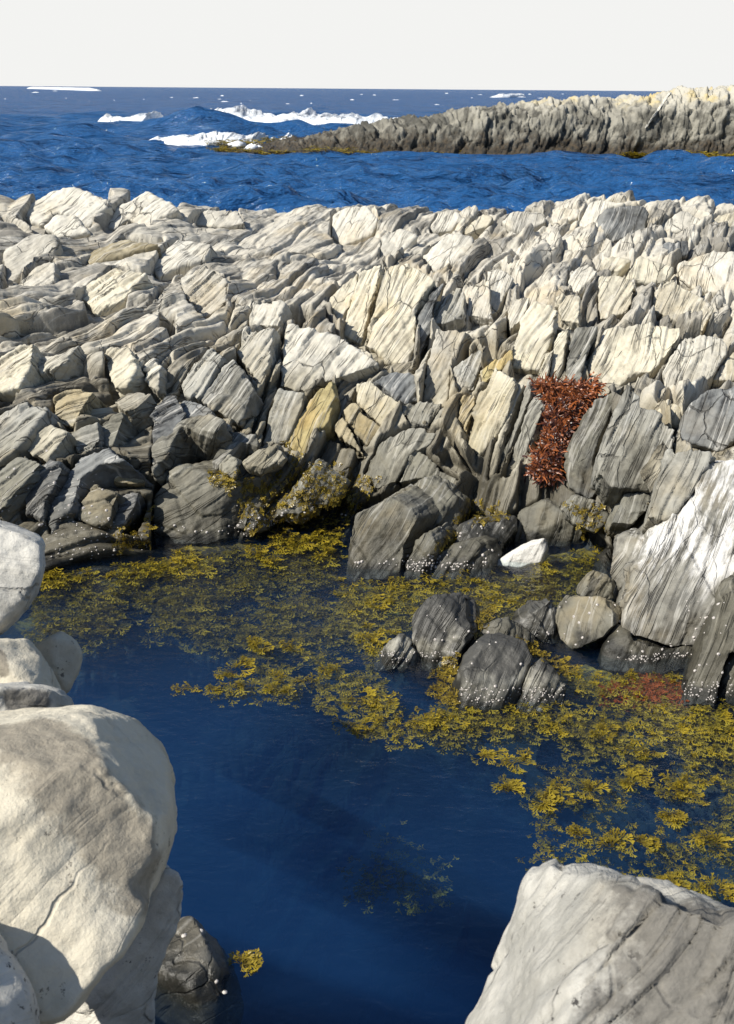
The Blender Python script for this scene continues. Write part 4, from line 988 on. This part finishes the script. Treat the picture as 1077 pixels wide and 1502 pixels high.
# ---------------------------------------------------------------- seaweed
def weed_mat(name, base, tip, rough=.35, trans=.25):
    b = N(name)
    tn = b.n('ShaderNodeAttribute', attribute_name='tint').outputs['Fac']
    pos = b.n('ShaderNodeNewGeometry').outputs['Position']
    c = b.mix(b.math('ADD', tn, b.math('MULTIPLY', b.math('SUBTRACT', b.noise(pos, 30, 3), .5), .5), clamp=True), base, tip)
    p = b.n('ShaderNodeBsdfPrincipled', {'Base Color': c, 'Roughness': rough, 'Specular IOR Level': .5})
    t = b.n('ShaderNodeBsdfTranslucent', {'Color': c})
    mx = b.n('ShaderNodeMixShader', {0: trans, 1: p.outputs[0], 2: t.outputs[0]})
    b.t.links.new(mx.outputs[0], b.out.inputs[0])
    return b.m
W_OL = weed_mat('wrack', (.042, .030, .006), (.35, .262, .021))
W_BR = weed_mat('brown_wrack', (.045, .030, .008), (.34, .25, .03))
W_RED = weed_mat('red_weed', (.040, .011, .008), (.32, .095, .024), rough=.4, trans=.12)
W_RSUB = weed_mat('sunken_red_weed', (.10, .020, .006), (.28, .062, .012))

wr = random.Random(77)
def make_frond(levels=4, seg=.0145, wid=.0056, spread=26):
    V = []; Fq = []; T = []
    def grow(p, a, lv, w, tint, dz):
        L = seg * wr.uniform(.7, 1.25) * (1.15 if lv == levels else 1)
        n = 2
        prev = None
        for i in range(n + 1):
            f = i / n
            q = (p[0] + math.cos(a) * L * f, p[1] + math.sin(a) * L * f, p[2] + dz * L * f)
            end = lv == 0
            ww = w * (1.0 if not end else (1.0, 1.9, .9)[i])
            nx, ny = -math.sin(a) * ww / 2, math.cos(a) * ww / 2
            k = len(V)
            V.extend([(q[0] + nx, q[1] + ny, q[2] + .15 * ww), (q[0] - nx, q[1] - ny, q[2] - .15 * ww)])
            tt = min(1, tint + .18 * f); T.extend([tt, tt])
            if prev is not None: Fq.append((prev, k, k + 1, prev + 1))
            prev = k
        if lv > 0:
            for sgn in (-1, 1):
                if wr.random() < .93:
                    grow(q, a + sgn * R(wr.uniform(spread * .5, spread * 1.3)), lv - 1, w * .9, tint + .17, dz * .6 + wr.uniform(-.22, .22))
    grow((0, 0, 0), wr.uniform(-.2, .2), levels, wid, .05, wr.uniform(-.1, .1))
    return np.array(V), np.array(Fq), np.array(T)
FRONDS = [make_frond(3) for _ in range(8)] + [make_frond(4, .0135) for _ in range(6)]
STRAPS = []
for _ in range(10):
    n = 9; a = 0; p = np.zeros(3); V = []; T = []
    dz = wr.uniform(-.5, .5)
    for i in range(n):
        w = .009 * (1 - abs(i / (n - 1) - .45)) * wr.uniform(.8, 1.4)
        V += [p + np.array([-math.sin(a), math.cos(a), .5 * math.sin(i)]) * w, p - np.array([-math.sin(a), math.cos(a), .5 * math.sin(i)]) * w]
        T += [i / n * .4, i / n * .4]
        a += wr.uniform(-.55, .55); dz += wr.uniform(-.5, .5)
        p = p + np.array([math.cos(a), math.sin(a), dz * .6]) * .014
    STRAPS.append((np.array(V), np.array([(2 * i, 2 * i + 1, 2 * i + 3, 2 * i + 2) for i in range(n - 1)]), np.array(T)))

def scatter(name, items, mat, parent=None, kinds=None):
    """items: (position, heading, scale, roll, tint, up-vector or None)"""
    kinds = kinds or FRONDS
    Vs = []; Fs = []; Ts = []; o = 0
    for pos, hd, sc, pitch, tint, up in items:
        V, Fq, T = kinds[wr.randrange(len(kinds))]
        cp, sp = math.cos(pitch), math.sin(pitch)
        X = V * sc
        X = np.stack([X[:, 0] * cp - X[:, 2] * sp, X[:, 1], X[:, 0] * sp + X[:, 2] * cp], 1)
        c, s = math.cos(hd), math.sin(hd)
        X = np.stack([X[:, 0] * c - X[:, 1] * s, X[:, 0] * s + X[:, 1] * c, X[:, 2]], 1)
        if up is not None:
            u = np.array(up); a = np.array([1., 0, 0]) - u * u[0]; a /= np.linalg.norm(a); b2 = np.cross(u, a)
            X = X[:, :1] * a + X[:, 1:2] * b2 + X[:, 2:] * u
        Vs.append(X + np.array(pos)); Fs.append(Fq + o); Ts.append(np.clip(T + tint, 0, 1)); o += len(V)
    return mesh_np(name, np.vstack(Vs), np.vstack(Fs), mat, parent, attrs={'tint': ('FLOAT', np.concatenate(Ts))})

def sample_patch(poly, count, thr, zlo, zhi, freq=2.2, seed=0, stretch=(1, 1)):
    """points on the pool inside an outline, gathered into clumps"""
    W = np.array([on_z(*p) for p in poly]); lo, hi = W.min(0), W.max(0)
    rs = np.random.RandomState(seed + 900); out = []
    while len(out) < count:
        n = 4000
        P = np.stack([rs.uniform(lo[0], hi[0], n), rs.uniform(lo[1], hi[1], n), np.zeros(n)], 1)
        a, b2, _ = to_px(P)
        m = inside(a, b2, poly)
        nz = fbm(P * np.array([freq * stretch[0], freq * stretch[1], 1]) + seed * 5.1, 4)
        m &= nz > thr
        Q = P[m]; Q[:, 2] = rs.uniform(zlo, zhi, len(Q)); out += list(Q)
        seed += 0
        if n and not m.any() and len(out) == 0: break
    return out[:count]
def mat_items(pts, sc=(.8, 1.5), hd0=R(200), hdj=1.0, pit=.08, tint=(-.1, .25)):
    return [(p, hd0 + wr.gauss(0, hdj), wr.uniform(*sc), wr.uniform(-pit, pit), wr.uniform(*tint), None) for p in pts]

belt = [(50,832),(200,812),(300,798),(430,778),(500,772),(505,850),(560,868),(560,905),(480,930),(380,935),(250,900),(120,915),(45,935)]
it = mat_items(sample_patch(belt, 4000, -.25, -.20, -.04, 2.0, 1, (1, 1.6)), tint=(-.6, .0))
it += mat_items(sample_patch([(60,832),(300,798),(430,780),(505,775),(503,822),(430,842),(300,840),(150,850),(60,862)], 480, -.1, -.03, .02, 2.2, 2), tint=(0, .3))
mid = [(500,848),(720,842),(760,832),(850,805),(900,800),(860,840),(800,880),(760,900),(720,905),(700,880),(640,868),(600,905),(560,960),(520,930)]
it += mat_items(sample_patch(mid, 2000, -.3, -.16, -.03, 2.4, 3, (1, 1.5)), tint=(-.4, .1))
it += mat_items(sample_patch(mid, 340, -.0, -.025, .008, 2.4, 3), tint=(.05, .35))
tag(scatter('bladder_wrack', it, W_OL), 'olive and yellow bladder wrack lying under the water along the far edge of the pool', 'seaweed', kind='stuff')
rgt = [(620,1040),(700,1030),(840,1035),(990,1030),(1120,1030),(1160,1110),(1100,1110),(960,1090),(860,1078),(740,1062),(660,1075)]
it = mat_items(sample_patch(rgt, 2000, -.2, -.14, -.01, 2.6, 6, (1, 1.5)), (.5, 1.1), tint=(-.4, .15))
it += mat_items(sample_patch(rgt, 330, -.02, -.02, .008, 3.0, 6), (.6, 1.1), tint=(.1, .35))
r2 = [(830,1075),(960,1085),(1120,1100),(1160,1340),(1000,1320),(950,1300),(880,1275),(800,1250),(770,1215),(790,1160),(770,1110)]
it += mat_items(sample_patch(r2, 1200, .16, -.22, -.03, 5.0, 8, (1, 2.2)), (.4, .85), tint=(-.4, .1))
it += mat_items(sample_patch(r2, 170, .22, -.02, .008, 4.2, 8, (1, 2.0)), (.35, .7), tint=(0, .35))
chan = [(830,960),(860,985),(1000,985),(990,1035),(830,1035)]
it += mat_items(sample_patch(chan, 420, -.2, -.1, .01, 3, 9), (.6, 1.1))
tag(scatter('floating_wrack', it, W_OL), 'yellow-olive bladder wrack floating in drifts over the right side of the pool', 'seaweed', kind='stuff')
tng = [(305,1000),(330,965),(400,940),(480,945),(560,985),(600,1020),(590,1040),(520,1035),(430,1010),(340,1020)]
it = mat_items(sample_patch(tng, 700, .08, -.10, -.01, 4.0, 12, (1, 2)), (.5, 1.0), tint=(-.2, .2))
t3 = [(520,1070),(560,1045),(660,1035),(680,1060),(600,1085)]
it += mat_items(sample_patch(t3, 220, -.05, -.06, .02, 3.0, 13, (1, 2)), (.6, 1.0))
tag(scatter('drifting_wrack', it, W_OL), 'tongue of yellow-olive wrack drifting out into the middle of the blue pool', 'seaweed', kind='stuff')
# pale drowned weed further down
sub = [(500,1130),(540,1095),(640,1090),(720,1110),(790,1150),(780,1200),(640,1190),(520,1175)]
it = mat_items(sample_patch(sub, 200, .10, -.62, -.42, 2.0, 15, (1, 2)), (.5, 1.0))
#it += mat_items(sample_patch([(330,1250),(680,1230),(700,1400),(560,1480),(380,1480)], 160, .0, -.75, -.5, 2.0, 16), (1, 1.6))
tag(scatter('sunken_weed', it, W_BR), 'pale weed seen dimly deep under the blue water', 'seaweed', kind='stuff')
redp = [(828,975),(870,985),(1010,988),(1005,1025),(930,1018),(850,1008)]
it = mat_items(sample_patch(redp, 800, -.15, -.09, -.01, 3, 18), (.6, 1.0), tint=(0, .5))
tag(scatter('red_seaweed', it, W_RSUB), 'rust-red seaweed under the water at the foot of the leaning grey slab', 'seaweed', kind='stuff')

# separate floating tufts
TUFT_R = [(706,1112),(762,1118),(745,1162),(792,1172),(832,1168),(868,1162),(905,1128),(935,1152),(858,1228),(898,1246),(932,1236),(960,1100),(1012,1160),(1042,1140),(985,1192),(1052,1240),(1000,1302),(960,1306),(880,1085),(1055,1305)]
TUFT_M = [(330,1004),(356,984),(392,950),(440,962),(470,1000),(528,1016),(580,1024),(545,1062),(606,1062),(536,942),(420,1020),(372,1005),(500,985)]
def tuft(c, label, group, n=12, sc=(.6, 1.1), spread=.05):
    o = bpy.data.objects.new('seaweed_tuft', None)
    its = []
    qx_, qy_, hd = 0.0, 0.0, wr.uniform(0, 6.28)
    for _ in range(n):      # a drifting strand with side branches
        its.append(((qx_, qy_, wr.uniform(-.012, .010)), hd + wr.gauss(0, .8), wr.uniform(*sc), wr.uniform(-.1, .25), wr.uniform(-.3, .4), None))
        hd += wr.gauss(0, .45); st_ = spread * wr.uniform(.1, .32)
        qx_ += st_ * math.cos(hd) * 1.4; qy_ += st_ * math.sin(hd)
        if wr.random() < .12: qx_, qy_ = qx_ * .3, qy_ * .3
    m = scatter('seaweed_tuft', its, W_OL); m.location = c
    return tag(m, label, 'seaweed', group)
for c in TUFT_R: tuft(on_z(*c), 'loose tuft of yellow-olive wrack floating on the right half of the pool', 'loose tufts of wrack on the right of the pool', wr.randint(14, 34), spread=wr.uniform(.022, .045))
for c in TUFT_M: tuft(on_z(*c), 'loose tuft of yellow wrack floating in the middle of the pool', 'loose tufts of wrack in the middle of the pool', wr.randint(14, 30), (.7, 1.2), wr.uniform(.05, .09))
tuft(on_z(352, 1418), 'small tuft of yellow wrack beside the sunken barnacled rock', None, 40, (.6, .9), .024)

# red heap stranded in the cleft
hp = [(786,562),(812,559),(845,568),(868,563),(884,561),(872,578),(853,600),(839,622),(829,650),(824,680),(818,702),(800,702),(778,692),(795,655),(806,620),(808,592),(796,576)]
heap = bpy.data.objects.new('red_seaweed_heap', None); C.objects.link(heap)
hpos = base_hit(825, 640)[0]; heap.location = hpos
tag(heap, 'heap of rust-red dried seaweed stranded in a cleft of the pale outcrop', 'seaweed heap')
core_b = N('red_weed_core'); cpn = core_b.n('ShaderNodeNewGeometry').outputs['Position']
core_b.t.links.new(core_b.n('ShaderNodeBsdfPrincipled', {'Base Color': core_b.mix(core_b.noise(cpn, 25, 4), (.035, .008, .006), (.13, .03, .015)), 'Roughness': .8}).outputs[0], core_b.out.inputs[0])
V, Fs = slab_shape(hp, base_hit(825, 640)[0] + np.array([0, -.10, .05]), 42, -6, .3)
core = finish_stone('matted_core', V, Fs, core_b.m, .012, 6, .03, 0, 0, seed=77)
CB = BVHTree.FromPolygons([v.co for v in core.data.vertices], [tuple(p.vertices) for p in core.data.polygons])
its = []
hpa = np.array(hp, float)
while len(its) < 2600:
    a, b2 = wr.uniform(772, 890), wr.uniform(556, 706)
    if not inside(np.array([a]), np.array([b2]), hp)[0]:
        if wr.random() > .10: continue
        h = RIDGE_BVH.ray_cast(Vector(CAM), Vector(ray(a, b2)).normalized())
        h2 = CB.ray_cast(Vector(CAM), Vector(ray(a, b2)).normalized())
        if h2[0] is not None: h = h2
    else: h = CB.ray_cast(Vector(CAM), Vector(ray(a, b2)).normalized())
    if h[0] is None: continue
    edge = 1 if b2 < 590 else 0
    its.append((tuple(h[0] + h[1] * .004), wr.uniform(0, 6.28), wr.uniform(.4, .85), wr.uniform(-.15, .12), wr.choice((-.4, -.3, -.1, .1, .3, .6)) + wr.uniform(-.1, .1) + .3 * edge, tuple(h[1])))
fr_ = scatter('fronds', its, W_RED, None, STRAPS)
for q in (core, fr_):
    q.parent = heap; q.location = -Vector(hpos)

# weed lying over the rocks, white shells: find surfaces by looking down on them
bpy.context.view_layer.update()
SC = bpy.context.scene; DG = bpy.context.evaluated_depsgraph_get()
def hit(a, b2):
    ok, p, n, _, ob, _ = SC.ray_cast(DG, Vector(CAM), Vector(ray(a, b2)).normalized())
    return (p, n, ob) if ok else (None, None, None)
OVER = [([(355,705),(420,690),(440,675),(520,690),(530,745),(505,772),(430,776),(370,785),(352,760)], 330), ([(300,690),(350,695),(345,720),(318,716)], 50),
        ([(686,735),(740,745),(745,765),(700,770),(665,765)], 70), ([(640,800),(662,775),(672,792),(650,812)], 30), ([(820,740),(880,735),(900,790),(860,790)], 35),
        ([(690,905),(720,890),(720,915),(690,935)], 30), ([(760,930),(800,960),(850,975),(830,990),(790,965)], 40), ([(640,985),(668,965),(670,1030),(635,1030)], 70),
        ([(165,780),(222,740),(222,800),(170,812)], 60), ([(415,640),(440,672),(425,690)], 15), ([(520,700),(560,700),(500,770)], 30)]
its = []
for poly, n in OVER:
    pa = np.array(poly); k = 0; tries = 0
    while k < n * 2 and tries < n * 24:
        tries += 1
        a, b2 = wr.uniform(pa[:, 0].min(), pa[:, 0].max()), wr.uniform(pa[:, 1].min(), pa[:, 1].max())
        if not inside(np.array([a]), np.array([b2]), poly)[0]: continue
        p, nn, ob = hit(a, b2)
        if p is None or p.y > 9: continue
        k += 1
        its.append((tuple(p + nn * .008), wr.uniform(0, 6.28), wr.uniform(.4, .9), wr.uniform(-.1, .12), wr.uniform(-.3, .3), tuple(nn)))
tag(scatter('rock_wrack', its, W_BR), 'brown and yellow wrack draped over the rocks just above the waterline', 'seaweed', kind='stuff')

# white limpets and barnacles
lm = N('shell'); lp = lm.n('ShaderNodeNewGeometry').outputs['Position']
lm.t.links.new(lm.n('ShaderNodeBsdfPrincipled', {'Base Color': lm.mix(lm.noise(lp, 60, 3), (.34, .31, .28), (.62, .58, .55)), 'Roughness': .55}).outputs[0], lm.out.inputs[0])
SV = []; SF = []
for ring, (r, z) in enumerate([(1, -.15), (.92, .12), (.6, .42), (.22, .66)]):
    for i in range(10):
        a = i / 10 * 6.283; rr = r * (1 + .07 * (-1) ** i)
        SV.append((rr * math.cos(a) * 1.12, rr * math.sin(a), z))
for ring in range(3):
    for i in range(10): SF.append((ring * 10 + i, ring * 10 + (i + 1) % 10, (ring + 1) * 10 + (i + 1) % 10, (ring + 1) * 10 + i))
SV = np.array(SV); SF = np.array(SF)
lme = None
ZONES = [([(0,650),(100,650),(200,740),(222,790),(220,812),(70,826),(0,780)], 60, .018), ([(345,735),(520,745),(505,780),(350,795)], 45, .018), ([(222,770),(345,770),(345,806),(222,806)], 14, .016),
         ([(497,825),(640,810),(720,820),(715,846),(497,848)], 40, .018), ([(640,760),(740,765),(730,830),(650,830)], 14, .02), ([(552,875),(718,875),(715,975),(552,975)], 16, .014), ([(665,925),(835,925),(835,1030),(665,1030)], 16, .014),
         ([(800,865),(915,870),(900,990),(800,960)], 18, .015), ([(990,870),(1077,870),(1077,1026),(990,1026)], 30, .015), ([(880,960),(1010,940),(1010,985),(880,985)], 16, .014)]
shells = []
for poly, n, size in ZONES:
    pa = np.array(poly); k = 0; tries = 0
    while k < n and tries < n * 15:
        tries += 1
        a, b2 = wr.uniform(pa[:, 0].min(), pa[:, 0].max()), wr.uniform(pa[:, 1].min(), pa[:, 1].max())
        if not inside(np.array([a]), np.array([b2]), poly)[0]: continue
        p, nn, ob = hit(a, b2)
        if p is None or p.z < .012 or p.z > .75 or ob.name.split('.')[0] in ('pool_water', 'bladder_wrack', 'rock_wrack'): continue
        k += 1; shells.append((p, nn, size * wr.choice((.25, .3, .35, .45, .6))))
shells.append((hit(270, 1372)[0], hit(270, 1372)[1], .011)); shells.append((hit(296, 1366)[0], hit(296, 1366)[1], .011))
shells.append((hit(330, 1455)[0], hit(330, 1455)[1], .009)); shells.append((hit(318, 1440)[0], hit(318, 1440)[1], .008))
for p, nn, s in shells:
    if p is None: continue
    if lme is None:
        o = mesh_np('limpet', SV, SF, lm.m); lme = o.data
    else:
        o = bpy.data.objects.new('limpet', lme); C.objects.link(o)
    o.location = p; o.rotation_mode = 'QUATERNION'; o.rotation_quaternion = nn.to_track_quat('Z', 'Y'); o.scale = (s, s, s)
    tag(o, 'small white limpet shell on the dark rock near the waterline', 'limpet', 'white limpets on the rocks at the waterline')
# finer barnacle crust right at the water's edge
BZ = [([(590,820),(720,825),(715,848),(590,848)], 90, .009), ([(550,955),(670,955),(670,975),(550,975)], 78, .007), ([(668,1008),(770,1008),(760,1032),(668,1032)], 66, .007), ([(760,1010),(833,1005),(830,1030),(760,1030)], 54, .007),
      ([(60,740),(220,760),(220,815),(70,826)], 72, .009), ([(350,760),(500,760),(500,785),(350,795)], 90, .008), ([(995,1000),(1077,1000),(1077,1030),(995,1030)], 60, .007), ([(890,965),(1010,955),(1010,985),(890,985)], 60, .007)]
Vs = []; Fs = []; o = 0
for poly, n, size in BZ:
    pa = np.array(poly); k = 0; tries = 0
    while k < n and tries < n * 12:
        tries += 1
        a, b2 = wr.uniform(pa[:, 0].min(), pa[:, 0].max()), wr.uniform(pa[:, 1].min(), pa[:, 1].max())
        if not inside(np.array([a]), np.array([b2]), poly)[0]: continue
        p, nn, ob = hit(a, b2)
        if p is None or p.z < .004 or p.z > .30 or 'wrack' in ob.name or 'water' in ob.name: continue
        k += 1
        q = nn.to_track_quat('Z', 'Y').to_matrix()
        Vs.append((SV * size * wr.uniform(.3, .75)) @ np.array(q).T + np.array(p)); Fs.append(SF + o); o += len(SV)
tag(mesh_np('barnacle_crust', np.vstack(Vs), np.vstack(Fs), lm.m), 'crust of tiny white barnacles along the wet feet of the rocks', 'barnacles', kind='stuff')

# weedy fringe and wash round the rocky point
its = []
for k in range(6500):
    a = wr.uniform(315, 1130) if k < 4200 else wr.uniform(880, 1160); t = wr.random()
    low = np.interp(a, [315, 420, 560, 640, 900, 1000, 1130], [224, 229, 231, 231, 233, 238, 243]); hi_ = np.interp(a, [315, 400, 470, 640, 1130], [219, 213, 216, 224, 225])
    b2 = hi_ + (low - hi_) * t
    if a > 560 and a < 900 and wr.random() < .45: continue
    p = on_z(a, b2)
    its.append(((p[0], p[1], (.07 if k < 4200 else .14) + wr.uniform(0, .14) + max(0, sea_h(p[0], p[1]))), wr.uniform(0, 6.28), wr.uniform(4, 8) if k < 4200 else wr.uniform(6, 11), wr.uniform(-.08, .12), wr.uniform(-.1, .3), None))
tag(scatter('fringing_weed', its, W_OL), 'yellow-green weed fringing the waterline of the rocky point', 'seaweed', kind='stuff')
its = []
FV = []; FF = []
for k in range(150):
    a = wr.choice([wr.uniform(340, 470), wr.uniform(590, 720), wr.uniform(700, 900)]); b2 = np.interp(a, [340, 470, 600, 900], [222, 221, 225, 226]) + wr.uniform(-7, 3)
    p = on_z(a, b2 + 0); s = wr.uniform(.08, .3); b0 = len(FV)
    p[2] = wr.uniform(0, .35)
    for i in range(6):
        for j in range(4):
            th = j / 3 * 3.14 - 1.57; ph = i / 6 * 6.28
            FV.append((p[0] + s * 1.6 * math.cos(th) * math.cos(ph) * wr.uniform(.7, 1.3), p[1] + s * math.cos(th) * math.sin(ph), p[2] + s * .7 * math.sin(th) * wr.uniform(.7, 1.2)))
    for i in range(6):
        for j in range(3): FF.append((b0 + i * 4 + j, b0 + i * 4 + j + 1, b0 + (i + 1) % 6 * 4 + j + 1, b0 + (i + 1) % 6 * 4 + j))
tag(mesh_np('splash_foam', FV, FF, fb.m), 'white splashes along the dark foot of the rocky point', 'foam', kind='stuff')

# ---------------------------------------------------------------- light, sky, camera
S = Vector((-.64, -.36, .68)).normalized()
sun = bpy.data.lights.new('sun', 'SUN'); sun.energy = 5.0; sun.angle = R(.5); sun.color = (1, .95, .85)
so = bpy.data.objects.new('sun', sun); C.objects.link(so); so.rotation_euler = S.to_track_quat('Z', 'Y').to_euler()
w = bpy.data.worlds.new('World'); SC.world = w; w.use_nodes = True
nt = w.node_tree; bg = nt.nodes['Background']
sk = nt.nodes.new('ShaderNodeTexSky'); sk.sky_type = 'NISHITA'; sk.sun_disc = False
sk.sun_elevation = math.asin(S.z); sk.sun_rotation = math.atan2(S.x, S.y); sk.dust_density = .6; sk.ozone_density = 2.5; sk.air_density = 1.0
tc = nt.nodes.new('ShaderNodeTexCoord'); sx = nt.nodes.new('ShaderNodeSeparateXYZ'); nt.links.new(tc.outputs['Generated'], sx.inputs[0])
mr = nt.nodes.new('ShaderNodeMapRange'); mr.interpolation_type = 'SMOOTHSTEP'
for i_, v_ in ((1, .065), (2, .115), (3, 1.0), (4, 0.0)): mr.inputs[i_].default_value = v_
nt.links.new(sx.outputs[2], mr.inputs[0])
hz = nt.nodes.new('ShaderNodeMix'); hz.data_type = 'RGBA'
nt.links.new(mr.outputs[0], hz.inputs[0]); nt.links.new(sk.outputs[0], hz.inputs[6]); hz.inputs[7].default_value = (7.9, 7.9, 7.75, 1)   # white sea haze low over the horizon
nt.links.new(hz.outputs[2], bg.inputs[0]); bg.inputs[1].default_value = .085
cam = bpy.data.cameras.new('camera'); cam.lens = LENS; cam.sensor_fit = 'VERTICAL'; cam.sensor_height = 36; cam.sensor_width = 24
cam.clip_end = 20000; cam.clip_start = .05
cam.dof.use_dof = True; cam.dof.focus_distance = 8.0; cam.dof.aperture_fstop = 9.0
co = bpy.data.objects.new('camera', cam); C.objects.link(co); co.location = (0, 0, H)
from mathutils import Matrix
cr, sr = math.cos(ROLL), math.sin(ROLL)
# image axes rolled the same way as ray()
xr = Vector(RT * cr + UP * sr); yr = Vector(-RT * sr + UP * cr)
co.matrix_world = Matrix(((xr.x, yr.x, -FWD[0], 0), (xr.y, yr.y, -FWD[1], 0), (xr.z, yr.z, -FWD[2], H), (0, 0, 0, 1)))
SC.camera = co
SC.view_settings.view_transform = 'Standard'; SC.view_settings.look = 'None'; SC.view_settings.exposure = 0.42; SC.view_settings.gamma = 1
SC.cycles.max_bounces = 8; SC.cycles.transparent_max_bounces = 16; SC.cycles.caustics_reflective = False; SC.cycles.caustics_refractive = False
